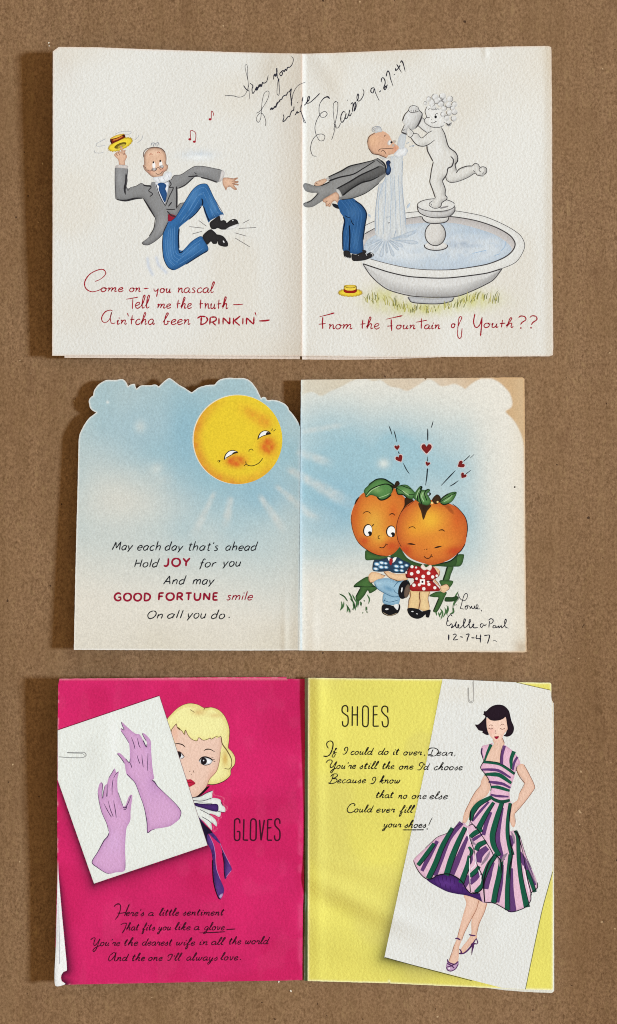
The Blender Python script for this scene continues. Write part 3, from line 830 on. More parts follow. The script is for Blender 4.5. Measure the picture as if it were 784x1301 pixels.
# ---- fountain
STONE = (226, 224, 216)
OUT = (70, 66, 66)
ZH, ZI, ZJ, ZK, ZL, ZM, ZN, ZO = (460, 235), (505, 115), (530, 175), (515, 245), (580, 255), (518, 310), (420, 300), (450, 240)
rim_out = N("457.5,331.5 460,305 463,287 475,281.3 496,274 515,270.6 530,269 556,267 579,268 611,273.8 630,280.6 648.8,290 661,299 666.3,308.8 665.6,317.5 656,332.5 638,341 617.5,347 580,352 561.8,353.2 540,352.6 518,350.8 495,346 476,340 461,335")
rim_in = N("462,318 463,297.5 475,290.6 496,281 516,277.5 536,275 556,274.4 577.5,275.6 605,280.4 630,288.8 647.5,298.8 654.4,309 651,318.8 640,327.5 617.5,336 580,342 561.8,343 540,342.6 518,340.4 495,335.6 470,329 463,324")
water = N("462,319 466,306 480,297 500,290 520,285 550,282.4 580,284 605,290 630,298.8 646,310 650,317.6 640,327 617.5,335.4 580,341.4 561.8,342.4 540,342 518,339.8 495,335 470,328.4 463,323")
a = Art(h1, 0)
a.fill(N("461,335 470,348.8 482.5,361 495,368.8 518,375.2 536,377.2 555.5,377.5 580.5,376.3 599,370 616,362 627.5,355 638,341 617.5,345 580,350 545,350 500,345"), (214, 212, 206), (104, 100, 98), 9, .62, (0.5, .8), [(540, 360, 40, 10, (226, 224, 218), .6)])
a.fill(N("518.6,377 523,383.8 543,385.8 561.8,385.6 574,382.5 576.8,377 550,379"), (206, 206, 204), (110, 110, 112), 3, .5)
a.lines([(N("461,335 470,348.8 482.5,361 495,368.8 518,375.2 536,377.2 555.5,377.7 580.5,376.5 599,370 616,362 627.5,355 638,341.4"), 1.2), (N("518.6,377.5 523,383.8 543,386 561.8,385.6 574,382.5 576.8,378"), 1.2)], OUT, 1)
a.fill(rim_out, STONE, (205, 202, 196), 3, .3)
a.fill(rim_in, (206, 200, 194), (150, 144, 140), 6, .5, (0, -1))
wp = lambda x, y, c: mix(mix(c, (188, 200, 210), 0.55 * smooth(.40, .72, vnoise(x * 1.0, y * 2.2, 8)) * (0.4 + .6 * smooth(500, 560, x))), (150, 162, 176), .55 * gauss(x, y, 588, 311, 16, 5) * vnoise(x * 2, y, 4) * 1.6)
a.fill(water, (208, 214, 216), (166, 182, 196), 5, .55, None, [(600, 294, 40, 6, (172, 190, 204), .6), (560, 333, 50, 6, (190, 204, 214), .6), (505, 320, 26, 14, (222, 226, 226), .8)], paint=wp)
a.lines([(rim_out[2:], .75), (N("463,297.5 475,290.6 482,287.4"), 1.0), (N("514,277.8 536,275 556,274.4 577.5,275.6 605,280.4 630,288.8 647.5,298.8 654.4,309 651,318.8 640,327.5 617.5,336 580,342 561.8,343 540,342.6 518,340.4 495,335.6 470,329"), [.7, 1.2, 1.5, 1.6, 1.2, .8, .7]), (N("461,335 476,340 495,346 518,351 540,352.8 561.8,353.4 580,352.2 617.5,347.2 638,341.2"), 1.5)], OUT, 1)
a.lines([N("636,319 641,314 643,306"), N("628,325 636,322"), N("540,312 556,318"), N("600,322 618,318")], (158, 184, 206), .8)
basin = a.build("printed_fountain_basin", C1, C1.e, M_FELTINK)

a = Art(h1, 16)
a.fill(N("481,235 479,252 477,266 476,288 479,300 500,308 516,300 514.6,276 512,255 511,235 511.5,205 513,185 508,182 505,198 497,199 496,212 493,222 486,232"), (216, 217, 212), (188, 195, 201), 2.6, .55, paint=lambda x, y, c: mix(c, (190, 197, 202), .7 * smooth(.5, .8, vnoise(x * 3 + y * .15, y * .25, 6))))
a.fill(Q(*ZF, "560,200 610,205 590,330 570,430 540,400 520,330 530,250"), (208, 211, 210), (172, 180, 186), 1.6, .5)
for xs in ((483, 482, 481, 481), (490, 490, 488, 487), (496, 497, 496, 497), (501, 502, 503, 503), (506, 507.5, 508.5, 510)):
    a.lines([(N(f"{xs[0]+8 if xs[0]<490 else xs[0]},222 {xs[1]},250 {xs[2]},275 {xs[3]},298"), [.5, 1.1, .9, .5])], (182, 194, 204), .9)
a.lines([N("481,238 477.5,266 477,294"), N("511.5,204 511,235 515,276 516,290"), Q(*ZH, "345,460 320,545"), Q(*ZH, "245,330 285,325 285,360"), Q(*ZF, "604,344 622,372 602,418"), Q(*ZF, "610,300 640,285"), Q(*ZF, "640,330 690,318 670,335")], (160, 172, 184), .8)
a.lines([(Q(*ZH, "262,388 284,382"), 1.4)], (110, 108, 110), 1.2)
def petal(x0, y0, x1, y1, w):
    d = np.array((x1 - x0, y1 - y0), float); L = np.hypot(*d); d /= L; n_ = np.array((-d[1], d[0]))
    o_ = np.array((x0, y0), float)
    return [tuple(o_ + d * L * t + n_ * w * k) for t, k in ((0, .15), (.35, .5), (.75, 1), (.95, .6), (1, 0), (.95, -.6), (.75, -1), (.35, -.5), (0, -.15))]
for i_, (x1, y1, w_) in enumerate(((462.5, 312, 1.6), (468, 318, 2.2), (475, 321, 2.0), (484, 326.5, 2.4), (492, 322, 1.8), (500.5, 326, 2.2), (507, 318, 1.8), (512.5, 313.5, 2.4), (531, 308.6, 2.6), (529, 294.5, 2.4), (520, 300, 1.6), (470, 307, 1.8))):
    x0_, y0_ = 490 + (x1 - 490) * .22, 304 + (y1 - 304) * .12
    a.fill(petal(x0_, y0_, x1, y1, w_), (208, 214, 217), (158, 172, 184), 1.2, .75, sp=1.5)
for s in ("60,290 90,330", "120,560 95,600", "455,240 490,180", "560,450 500,500"):
    a.lines([(Q(*ZH, s), [.6, 3.0, 2.4, .8])], (186, 198, 208), 2)
a.build("water_stream", C1, basin, M_FELTINK)

a = Art(h1, 26)
a.fill(ell(515 + 312 / 8, 245 + 540 / 8, 14.6, 5.6), (224, 221, 214), (150, 146, 142), 2, .5, (.5, .8))
a.lines([(ell(515 + 312 / 8, 245 + 540 / 8, 14.6, 5.6, 0, 24, -20, 200), 1.3)], OUT)
a.fill(ell(515 + 305 / 8, 245 + 420 / 8, 13.0, 14.6), (218, 214, 206), (120, 116, 112), 4, .6, (.7, .5))
a.lines([(ell(515 + 305 / 8, 245 + 420 / 8, 13.0, 14.6, 0, 30, -60, 240), 1.2)], OUT)
a.fill(Q(*ZK, "168,238 440,244 436,275 400,300 310,312 230,304 184,276"), (224, 221, 214), (120, 116, 112), 2.4, .6, (.4, .8))
a.lines([(Q(*ZK, "168,240 186,276 230,304 310,312 400,300 434,276 440,246"), 1.3)], OUT)
a.fill(Q(*ZK, "122,132 150,160 250,186 330,192 420,180 504,140 502,186 460,232 400,250 310,254 220,240 150,206 126,170"), (206, 203, 198), (90, 88, 88), 3, .7, (.8, .4))
a.fill(ell(515 + 313 / 8, 245 + 125 / 8, 23.6, 8.0), STONE, (190, 187, 182), 2, .4)
a.fill(Q(*ZK, "350,150 440,130 430,145 360,162"), (150, 146, 144), (120, 116, 114), 1, .4)
a.lines([(ell(515 + 313 / 8, 245 + 125 / 8, 23.8, 8.1, 0, 40, 0, 350), .9), (Q(*ZK, "122,132 128,172 150,206 220,240 310,254 400,250 460,232 502,186 504,140"), 1.1)], OUT)
a.build("pedestal", C1, basin, M_FELTINK)

a = Art(h1, 34)
# far arm, jug, body, leg, head
a.fill(Q(*ZI, "205,350 250,280 350,395 300,430"), (224, 222, 215), (150, 146, 142), 2, .4)
a.fill(Q(*ZI, "50,310 75,246 112,204 124,168 164,152 208,170 222,202 250,232 246,270 216,340 182,386 140,402 110,380 104,402 96,440 50,436 38,420 72,350"), (214, 212, 206), (84, 82, 82), 4, .65, (.5, .5), [(519, 148, 5, 8, (230, 229, 224), .7)])
a.lines([(Q(*ZI, "50,310 75,246 112,204 124,168 164,152 208,170 222,202 250,232 246,270 216,340 182,386"), [1.6, 1.0, .7, .7, 1.2, 2.2, 1.2]), Q(*ZI, "112,204 135,222 165,222 215,212"), Q(*ZI, "138,215 140,196"), Q(*ZI, "162,218 160,196"), Q(*ZI, "185,215 182,196"),
         Q(*ZI, "72,350 40,420"), (Q(*ZI, "40,422 70,436 98,446"), 1.8), Q(*ZI, "205,352 250,392 300,428"), Q(*ZI, "248,272 276,296"), (Q(*ZI, "52,405 80,398"), 1.0)], OUT, .8)
bodyp = Q(*ZI, "360,372 448,372 480,440 520,570 590,630 612,690 596,740 600,790") + Q(*ZJ, "400,330 430,318 500,290 560,284 590,260 622,270 640,300 670,294 702,310 706,350 685,375 670,392 610,380 590,360 520,402 430,440 350,456 306,436 290,402 255,440 285,520 286,580 302,602 298,628 252,660 244,692 214,716 170,716 125,690 124,664 164,658 160,638 186,610 155,520 130,450 136,400 146,330 166,246 140,200 106,132 100,82") + Q(*ZI, "306,552 250,566 190,546 134,478 106,460 100,400 118,386 150,410 162,436 205,442 248,480 310,432")
a.fill(bodyp, (223, 220, 211), (104, 100, 98), 3.2, .66, (.7, .35), [(556, 190, 6, 12, (234, 233, 228), .5)])
a.lines([(Q(*ZI, "446,374 480,440 520,570 590,630 614,690 592,755"), [.9, 1.4, 1.4, 1.0]), (Q(*ZI, "300,560 306,610 335,670 362,720"), [1.6, 1.4, 1.4]), (Q(*ZI, "135,478 190,546 250,566 310,552 382,500"), [1, 1.2, 1.2, .6]), Q(*ZI, "160,436 205,442 248,482 310,432 356,408"), Q(*ZI, "118,386 150,410 162,438 135,476 106,460"),
         (Q(*ZJ, "165,246 146,330 136,400 130,450 155,520 186,612"), 1.2), (Q(*ZJ, "340,186 370,228 352,290 314,312 300,372 255,440"), [1.2, 1.8, 1.4, 1.6]), (Q(*ZJ, "256,440 286,520 286,580 304,604 298,628 252,660 242,694 214,716"), 1.1), Q(*ZJ, "160,640 126,664 126,690 170,716 214,716"),
         Q(*ZJ, "290,402 306,436 350,456 430,440 520,402 590,360 612,380 670,392"), (Q(*ZJ, "410,206 412,240 386,270 400,330"), 1.2), (Q(*ZJ, "396,360 430,318 500,290 560,286"), 1.2), Q(*ZJ, "560,286 590,260 622,272 640,300 670,294 704,310 706,350 684,376"), Q(*ZJ, "640,300 630,330 650,350"), Q(*ZJ, "664,370 676,350"), Q(*ZJ, "570,330 590,352"), Q(*ZJ, "140,668 150,690")], OUT, .8)
a.fill(Q(*ZI, "302,160 282,212 296,268 276,296 278,322 302,346 354,372 420,376 470,356 492,310 480,240 440,190"), (230, 228, 221), (150, 146, 142), 2.4, .4, (-.3, .6))
a.lines([Q(*ZI, "302,160 282,212 296,268 276,296 278,322 302,346 354,372 420,376 470,356"), (Q(*ZI, "296,272 320,276 330,270"), .9), Q(*ZI, "338,325 362,330 392,316"), Q(*ZI, "380,306 392,320 400,312"), Q(*ZI, "380,252 400,232 412,240"), Q(*ZI, "310,196 330,180"), Q(*ZI, "386,196 410,186 426,196"), Q(*ZI, "340,290 350,296"), Q(*ZI, "470,330 482,320")], OUT, .75)
a.dots([(505 + 388 / 8, 115 + 268 / 8, 1.6)], 1.6, (30, 28, 30), sy=1.2)
curls = [(318, 88, 24), (284, 130, 18), (384, 66, 33), (460, 58, 33), (532, 86, 31), (580, 142, 27), (350, 130, 31), (440, 132, 33), (366, 168, 29), (520, 146, 28), (470, 184, 28), (580, 215, 29), (528, 225, 27), (466, 242, 25), (574, 284, 27), (520, 332, 28), (430, 92, 24), (500, 280, 26), (400, 108, 26), (480, 100, 24), (560, 180, 22)]
for cx, cy, r in curls:
    x, y, r = 505 + cx / 8, 115 + cy / 8, r / 8
    a.fill(ell(x, y, r, r, 0, 12), (222, 220, 214), (140, 137, 135), r * .6, .45, (.5, .6), [(x - r * .3, y - r * .3, r * .6, r * .6, (232, 231, 226), .8)], sp=1.3)
for cx, cy, r in curls:
    x, y, r = 505 + cx / 8, 115 + cy / 8, r / 8
    a0 = (hash((cx, cy)) % 360)
    a.lines([ell(x, y, r, r, 0, 9, a0, a0 + 150)], (122, 119, 117), .6)
a.lines([(Q(*ZI, "496,330 520,350 540,330"), 1.4)], OUT, 1)
a.build("cherub_statue", C1, basin, M_FELTINK)

# dropped hat and grass
a = Art(h1, 0)
brim = []
for i in range(40):
    t = i / 40 * 2 * math.pi
    r = 1.0 + 0.05 * (1 if i % 2 else -1)
    brim.append((420 + (201 + 126 * r * math.cos(t)) / 8, 300 + (574 + 43 * r * math.sin(t)) / 8))
a.fill(brim, (240, 212, 66), (150, 112, 24), 1.3, .8)
a.fill(Q(*ZN, "138,505 165,496 240,496 264,508 264,560 240,572 160,572 136,558"), (240, 210, 80), (140, 100, 24), 1.0, .7)
a.fill(Q(*ZN, "136,538 170,552 230,552 265,538 266,564 240,578 160,578 134,562"), (168, 34, 24), (100, 20, 14), 1.0, .5)
a.lines([Q(*ZN, "140,508 170,524 235,524 264,508"), Q(*ZN, "138,505 136,560"), Q(*ZN, "264,508 266,560")], (90, 66, 20), .7)
a.build("printed_straw_hat", C1, C1.e, M_FELTINK)
a = Art(h1, 14)
g_ = random.Random(5)
gs = []
for i in range(120):
    u = g_.random()
    x = 465 + u * 168
    yb = 386 + 9 * math.exp(-((x - 535) / 40) ** 2) - (4 if x > 590 else 0) - 4 * (x < 500) + g_.uniform(-3, 4)
    hgt = g_.uniform(5, 13)
    if 520 < x < 575: hgt *= .6
    lean = g_.uniform(-3, 3) + (-3 if x < 500 else (2.5 if x > 570 else 0))
    gs.append((x, yb, hgt, lean))
for sh, colr in ((0, (166, 160, 84)), (1, (112, 116, 62)), (2, (196, 190, 112))):
    a.lines([([(x, y), (x + l * .3, y - h_ * .6), (x + l, y - h_)], [1.1, .9, .3]) for k, (x, y, h_, l) in enumerate(gs) if k % 3 == sh], colr, .9)
a.build("printed_grass", C1, C1.e, M_FELTINK)

# ---- verse and pen inscription
def wr(*a_, **k): return word(*a_, **k)
a = Art(h1, 2)
st = []
B_ = BRUSH
st += [(Q(100, 330, "165,222 230,192 275,140 250,100 190,106 110,150 62,225 72,290 130,325 200,312 240,288"), [1.0, .9, 1.3, 1.4, 1.2, 1.3, 1.6, 1.4, 1.2, 1.0, .8])]
st += wr("ome", B_, 128.5, 157, 370.6, 5.2, .12) + wr("on", B_, 164.8, 179, 370.8, 5.2, .12) + [(N("182.5,366.9 189,366.2"), 1.3)]
st += wr("you", B_, 195.6, 217.5, 371.9, 5.6, .1) + wr("rascal", B_, 226, 272.5, 372, 6.4, .1)
st += [(Q(100, 330, "480,402 540,392 604,380"), [.8, 1.2, 1.4]), (Q(100, 330, "552,394 548,440 546,502"), 1.2)]
st += wr("ell", B_, 172, 190, 391.6, 7.6, .05) + wr("me", B_, 200, 217.5, 391.7, 5.6, .1) + wr("the", B_, 223.8, 243.8, 392, 6.6, .1) + wr("truth", B_, 252.5, 290, 392.4, 7.0, .05) + [(Q(255, 350, "330,297 380,296 432,292"), [1.4, 1.6, 1.0])]
st += [(Q(100, 330, "348,522 320,512 270,530 236,580 238,620 270,640 310,610 330,560 336,530"), [.8, 1.2, 1.3, 1.5, 1.3, 1, 1, 1, .8]), (Q(100, 330, "336,530 322,590 330,640 350,650 372,640"), 1.1)]
st += wr("in", B_, 148.5, 161.5, 412.2, 5.8, .1) + [(Q(100, 330, "494,540 508,578"), [1.6, .8])] + wr("tcha", B_, 165, 197, 412.4, 7, .1) + wr("been", B_, 207, 242, 412.4, 6.6, .1)
D_ = 1.9
st += [(Q(190, 340, "485,516 520,496 575,500"), D_), (Q(190, 340, "528,500 522,582"), D_), (Q(190, 340, "575,502 590,530 565,565 512,584"), D_)]
st += [(Q(255, 350, s), D_) for s in ("98,425 92,500", "98,424 150,424 158,450 130,470 98,476", "118,474 155,508", "186,430 186,500", "228,500 228,428", "228,428 296,496", "296,498 296,425", "335,430 332,500", "405,410 340,462", "342,462 400,510", "430,430 428,498", "466,500 466,428", "466,428 538,498", "538,498 542,418")]
st += [(Q(255, 350, "552,372 566,414"), [1.8, .8]), (Q(255, 350, "592,462 650,460 706,452"), [1.8, 2.4, 1.6])]
a.lines(st, RED, 1.3, wob=.25)
a.build("printed_verse", C1, C1.e, M_FELTINK, "red brush lettering: Come on you rascal, tell me the truth")
a = Art(h1, 2)
st = [(Q(400, 385, "45,140 120,122 200,100"), [.7, 1.2, 2.0]), (Q(400, 385, "82,140 78,200 82,266"), 1.5), (Q(400, 385, "40,216 112,208"), 1.2)]
st += wr("rom", B_, 418, 448, 418.0, 6.0, .1) + wr("the", B_, 458, 482.5, 418, 7.0, .05)
st += [(Q(495, 385, "-40,166 40,148 132,128"), [.7, 1.2, 1.8]), (Q(495, 385, "18,165 18,220 22,286"), 1.6), (Q(495, 385, "-24,236 30,230"), 1.2)]
st += wr("oun", B_, 503.8, 528, 418, 5.2, .1) + [(Q(495, 385, "325,155 322,262"), 1.3), (Q(495, 385, "265,196 320,186 380,174"), [.8, 1.2, 1.4])] + wr("ain", B_, 539.5, 559.6, 418, 5.4, .1)
st += wr("o", B_, 573.6, 579, 416.4, 5.4, .1) + [(Q(495, 385, "690,255 712,200 734,150 720,136 704,160 694,260 692,330 708,360 728,345 736,270 738,255"), 1.1)]
st += [(Q(590, 385, "108,108 94,190 108,240 130,248 160,215 182,140"), 1.4), (Q(590, 385, "182,140 174,240 164,338"), [1.2, 1.4, 1.8])]
st += wr("outh", B_, 615, 652.5, 416.2, 5.8, .1)
st += [(Q(590, 385, "550,150 575,132 615,140 625,170 590,195 570,220"), 1.5), (Q(590, 385, "574,254"), 1.8), (Q(590, 385, "665,148 690,130 730,138 736,170 700,195 680,222"), 1.5), (Q(590, 385, "678,252"), 1.8)]
a.lines(st, RED, 1.3, wob=.25)
a.build("printed_verse", C1, C1.e, M_FELTINK, "red brush lettering: From the Fountain of Youth ??")
a = Art(h1, 5)
ZP, ZQ, ZR = (280, 60), (330, 90), (424, 70)
st = []
st += [(Q(*ZP, "45,492 130,494 190,508 240,492 268,450 285,380 272,300 256,230 252,185 268,176 276,210 278,300 290,420 300,530"), [1.0, .9, .7, .6, .6, .6, .6, .6, .6, .6, .6])]
st += [(Q(*ZP, "235,388 262,425 296,450"), 1.3), (Q(*ZP, "300,365 330,390 322,430 330,470 350,445"), 1.3), (Q(*ZP, "350,445 370,405 376,430 362,432 384,412 396,380 402,402 410,376 418,398 430,356 440,366 470,350 488,280"), [1.6, 2.2, 2.0, 1.8, 1.6, 1.2, .7])]
st += [(Q(*ZP, "540,330 545,290 556,272 560,296 576,250 572,215 578,300 592,330 600,440 594,488 576,470 580,400 588,330 608,322"), [1.2, 1.8, 1.6, 1.8, 1.4, 1.2, 1, .8, .7, .7, .8]), (Q(*ZP, "606,262 622,250 632,268 618,290 604,276 610,258 640,232"), 1.4), (Q(*ZP, "640,232 648,250 662,222 672,238 684,206 704,204 732,170 742,120 722,92"), [1.6, 1.5, 1.5, 1.2, .9, .8])]
st += [(Q(*ZP, "365,672 400,652 440,600 484,520 496,460 480,444 446,470 424,560 418,660 408,730 388,764 366,740 376,700 408,668 440,690 462,750 460,800"), [.9, .7, .7, .7, .7, .7, .8, .9])]
st += [(Q(*ZQ, "106,400 124,376 128,392 160,360 162,372 178,330 200,310 206,296 224,288 236,262 262,246 270,250 288,214 300,216 322,182 314,240 322,300 322,360"), [2.4, 2.0, 2.0, 1.6, 1.5, 1.4, 1.8, 1.4]), (Q(*ZQ, "330,290 344,220 390,150 470,112"), [.9, .8, .6])]
st += [(Q(*ZQ, "238,440 246,470 236,516 262,500 290,462 302,468 324,410 344,400 350,356"), [1.3, 1.1, 1.6, 1.3, 1.2, 1.4, 1.2]), (Q(*ZQ, "358,452 384,410 376,430 402,420"), 1.5), (Q(*ZQ, "386,322"), 1.0), (Q(*ZQ, "440,262 428,330 418,400 440,470 466,528 450,524 436,470 424,430"), [1.6, 1.4, 1, .8, .7]), (Q(*ZQ, "404,420 424,404"), 1.4), (Q(*ZQ, "452,352 480,320 490,270 505,262 498,300 472,326 504,326 560,280 612,228"), [1.6, 1.4, 1.6, 1.2, 1.2, 1.4])]
st += [(Q(*ZQ, "712,284 690,264 650,280 610,340 604,420 626,470 664,468 686,438 664,412 626,430 586,490 562,570 574,650 610,708 648,706 662,666 630,642 576,656 530,720 518,800 540,860 580,868"), [2.2, .9, .8, .9, .9, .8, .8, .8, .9, .9])]
st += [(Q(*ZQ, "780,312 752,330 748,420 760,520 780,570"), .7), (Q(*ZQ, "730,704 752,640 768,570"), .8)]
st += [(Q(*ZR, "0,490 20,470 42,490 38,580 18,680 0,760"), .8), (Q(*ZR, "0,690 30,742 56,724 72,690"), .9), (Q(*ZR, "120,584 98,574 76,612 72,660 84,684 106,660 124,606 127,588"), 1.4), (Q(*ZR, "127,588 118,640 132,646 150,610 164,556 156,606 168,618 182,586"), 1.25), (Q(*ZR, "140,458"), 1.1), (Q(*ZR, "172,502 190,484 198,496 188,580"), 1.4), (Q(*ZR, "190,552 210,492 222,478 218,520 206,570 220,552 240,480"), [1.2, 1.3, 1.4, 1.3, 1.0]), (Q(*ZR, "228,470 246,452 254,410 246,394 236,432 246,466 272,458 298,418 308,378 296,342"), [1.1, 1.3, 1.4, 1.2, .9])]
st += [(Q(*ZR, "412,330 384,340 378,370 400,384 414,340 424,380 464,466"), [1.6, 1.6, 1.3, 1.1, .7]), (Q(*ZR, "464,378 480,358"), 1.6), (Q(*ZR, "482,276 492,232 512,238 524,280 510,330 520,352 540,324 516,316 510,340 550,300"), 1.5), (Q(*ZR, "532,220 548,162 566,180 578,240 604,316"), [1.8, 1.7, 1.2, .8]), (Q(*ZR, "610,204 622,192"), 1.6), (Q(*ZR, "630,130 632,156 662,128 676,100"), 1.7), (Q(*ZR, "640,92 662,130 690,178"), [1.6, 1.4, .9]), (Q(*ZR, "678,78 690,58 704,80 716,120 728,168"), [1.8, 1.6, 1.3, .9])]
a.lines([(s_[0], [v * .86 for v in (s_[1] if isinstance(s_[1], list) else [s_[1], s_[1]])]) for s_ in st], (44, 44, 56), .8, wob=.25)
a.build("handwritten_note", C1, C1.e, M_PEN, "pen inscription with the date 9-27-47")
# ================================================================== card 2: good fortune
def h2(x, y):
    x = np.asarray(x, float); y = np.asarray(y, float)
    v = np.clip((y - 480) / 346.0, 0, 1)
    hf = 5.6 - 3.6 * v                      # the fold stands off the board, more at the top
    t = np.clip((382 - x) / 286.0, 0, 1.1)
    hl = hf + (5.4 + 2.6 * v - hf) * t ** 1.2
    s = np.clip((x - 382) / 286.0, 0, 1.1)
    hr = hf + (1.2 - hf) * s ** 0.9
    h = np.where(x < 382, hl, hr)
    d = x - 381.0
    h = h + np.where(d < 0, 0.85 * np.exp(d / 13.0) * (0.25 + 0.75 * v), 0.85 * (0.25 + 0.75 * v) * np.exp(-d / 5.0))
    h = h + 0.25 * gauss(x, y, 362, 810, 4, 45) * 1.0
    h = h + 0.30 * gauss(x, y, 398, 806, 7, 50)
    h = h + 0.16 * np.sin(x / 52.0 + 2) * np.sin(y / 70.0)
    return h * 0.001

CREAM2 = (223, 217, 202)
SKY = (156, 191, 199)
def rays(x, y, c, lst):
    for s, w0, w1, k in lst:
        p = np.array(N(s))
        ax, ay = p[0]; bx, by = p[1]
        dx, dy = bx - ax, by - ay
        L2 = dx * dx + dy * dy
        t = ((x - ax) * dx + (y - ay) * dy) / L2
        tt = np.clip(t, 0, 1)
        d = np.hypot(x - ax - tt * dx, y - ay - tt * dy)
        w = w0 + (w1 - w0) * tt
        f = smooth(-0.04, 0.12, t) * (1 - smooth(0.6, 1.1, t))
        c = mix(c, (214, 213, 204), .8 * k * (0.55 + .7 * vnoise(x, y, 5)) * f * np.exp(-(d / w) ** 2.6))
    return c
RAYS = [("273.5,624 244,684", 3, 6, .62), ("293.6,630 286,672", 4, 6, .62), ("328.5,628 364,678", 3.5, 6, .68), ("349,616 404,662", 3, 6, .62), ("363,594 448,642", 4, 9, .72),
        ("376,573 424,590", 4.5, 6, .62), ("380,549 446,538", 3.5, 4, .45), ("352,632 398,652", 2, 3, .0), ("383,648 406,660", 3, 4, .3)]
def grain2(x, y, c):
    g = vnoise(x * 1.0, y * 1.0, 2.2) - 0.5
    return c * (1 + 0.10 * g[:, None])
def paint2l(x, y, ol):
    c = np.tile(lin(CREAM2), (len(x), 1))
    b = 1 - .40 * smooth(606, 725, y + 34 * (vnoise(x, y, 60) - .5) + 0.10 * np.abs(x - 300)) - .60 * smooth(690, 806, y + 0.16 * (330 - x))
    b *= 1 - 0.60 * gauss(x, y, 168, 640, 60, 34) - 0.34 * gauss(x, y, 128, 610, 44, 46) - 0.25 * gauss(x, y, 200, 600, 30, 14) * vnoise(x, y, 12)
    b = b * (0.70 + 0.32 * gauss(x, y, 290, 575, 110, 90)) 
    b = b * (0.88 + 0.24 * vnoise(x + 7, y + 3, 34))
    c = mix(c, SKY, b * 1.02)
    c = mix(c, (132, 178, 197), 0.42 * (gauss(x, y, 238, 560, 26, 60) + gauss(x, y, 330, 626, 52, 26)) * (b > .2))
    c = mix(c, (150, 188, 204), .35 * gauss(x, y, 180, 545, 50, 40))
    c = rays(x, y, c, RAYS)
    c = mix(c, (236, 238, 232), .95 * gauss(x, y, 136.8, 511, 1.6, 1.6))
    c = mix(c, (224, 226, 216), .45 * gauss(x, y, 178, 542, 7, 8) + .4 * gauss(x, y, 199, 596, 7, 7))
    # wear along the fold and a little browning low down
    c = mix(c, (206, 196, 172), .35 * smooth(770, 826, y) * (0.5 + vnoise(x, y, 50)))
    c = mix(c, (196, 214, 220), .55 * np.exp(-((x - 380.5) / 1.6) ** 2) * smooth(545, 570, y))
    c = grain2(x, y, c)
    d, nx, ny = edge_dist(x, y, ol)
    c = mix(c, (238, 234, 224), .95 * np.exp(-(d / 1.25) ** 3) * (x < 379))  # white cut edge, painted pale for the lit thickness of the sheet
    return c
CLOUD = N("383,505 396,498 408,503 420,497 434,491 447,484 462,480 474,484 484,483 495,490.5 507,493 517.5,496.5 530,490 540,483.5 546,482 552.5,485 560,490.5 568,490 577.5,487.8 587,491.5 591,494 596,490 602.5,485.4 612,480.8 622,480.4 634,485.6 643,494 647.8,500 651,511 649,518 642.5,523 650,531 655.5,538 661,549 664.5,560 666.5,574 667.5,600 669,840 383,840")
def paint2r(x, y, ol):
    c = np.tile(lin((228, 222, 207)), (len(x), 1))
    b = 1.02 * gauss(x, y, 430, 612, 118, 78) + 0.62 * gauss(x, y, 520, 570, 80, 50) + .28 * gauss(x, y, 404, 536, 60, 36) + .5 * gauss(x, y, 590, 650, 40, 80) + .34 * gauss(x, y, 400, 690, 60, 36)
    b = b * (0.86 + 0.28 * vnoise(x + 7, y + 3, 30))
    b = b + .34 * gauss(x, y, 560, 700, 90, 60)
    b = b * (1 - smooth(690, 800, y)) * (1 - .9 * smooth(585, 668, x))
    c = mix(c, SKY, np.clip(b, 0, 1) * .98)
    c = mix(c, (132, 178, 198), .45 * gauss(x, y, 432, 640, 40, 40))
    c = rays(x, y, c, RAYS)
    c = mix(c, (226, 226, 214), .55 * gauss(x, y, 487.5, 589, 7, 6) * 1.3)
    c = mix(c, (214, 218, 210), .3 * gauss(x, y, 410, 690, 26, 12))
    # brown halo left by the die-cut page, following its cloud outline
    cl = crom(CLOUD, True, 1.5)
    out = ~inside(x, y, cl)
    d, _, _ = edge_dist(x, y, cl)
    sd = np.where(out, d, -d)
    tan_ = smooth(-1.2, 1.2, sd) * smooth(395, 560, x + 30)
    c = mix(c, (200, 160, 108), tan_ * (.45 + .45 * smooth(540, 660, x)))
    c = mix(c, (205, 190, 160), smooth(-1.2, 1.2, sd) * .55 * (1 - smooth(430, 560, x)))
    c = mix(c, (216, 196, 160), .28 * smooth(640, 668, x) + .2 * smooth(790, 828, y) * vnoise(x, y, 40))
    c = mix(c, (176, 150, 118), .5 * gauss(x, y, 662, 822, 8, 9))
    c = mix(c, (190, 212, 220), .6 * np.exp(-((x - 382.5) / 1.5) ** 2))
    c = mix(c, (226, 222, 205), .5 * np.exp(-((x - 383.5) / 3.0) ** 2) * (1 - smooth(490, 540, y)))
    c = grain2(x, y, c)
    d, nx, ny = edge_dist(x, y, ol)
    c = mix(c, (212, 168, 118), .65 * np.exp(-(d / 1.6) ** 2) * smooth(500, 660, x))
    return c

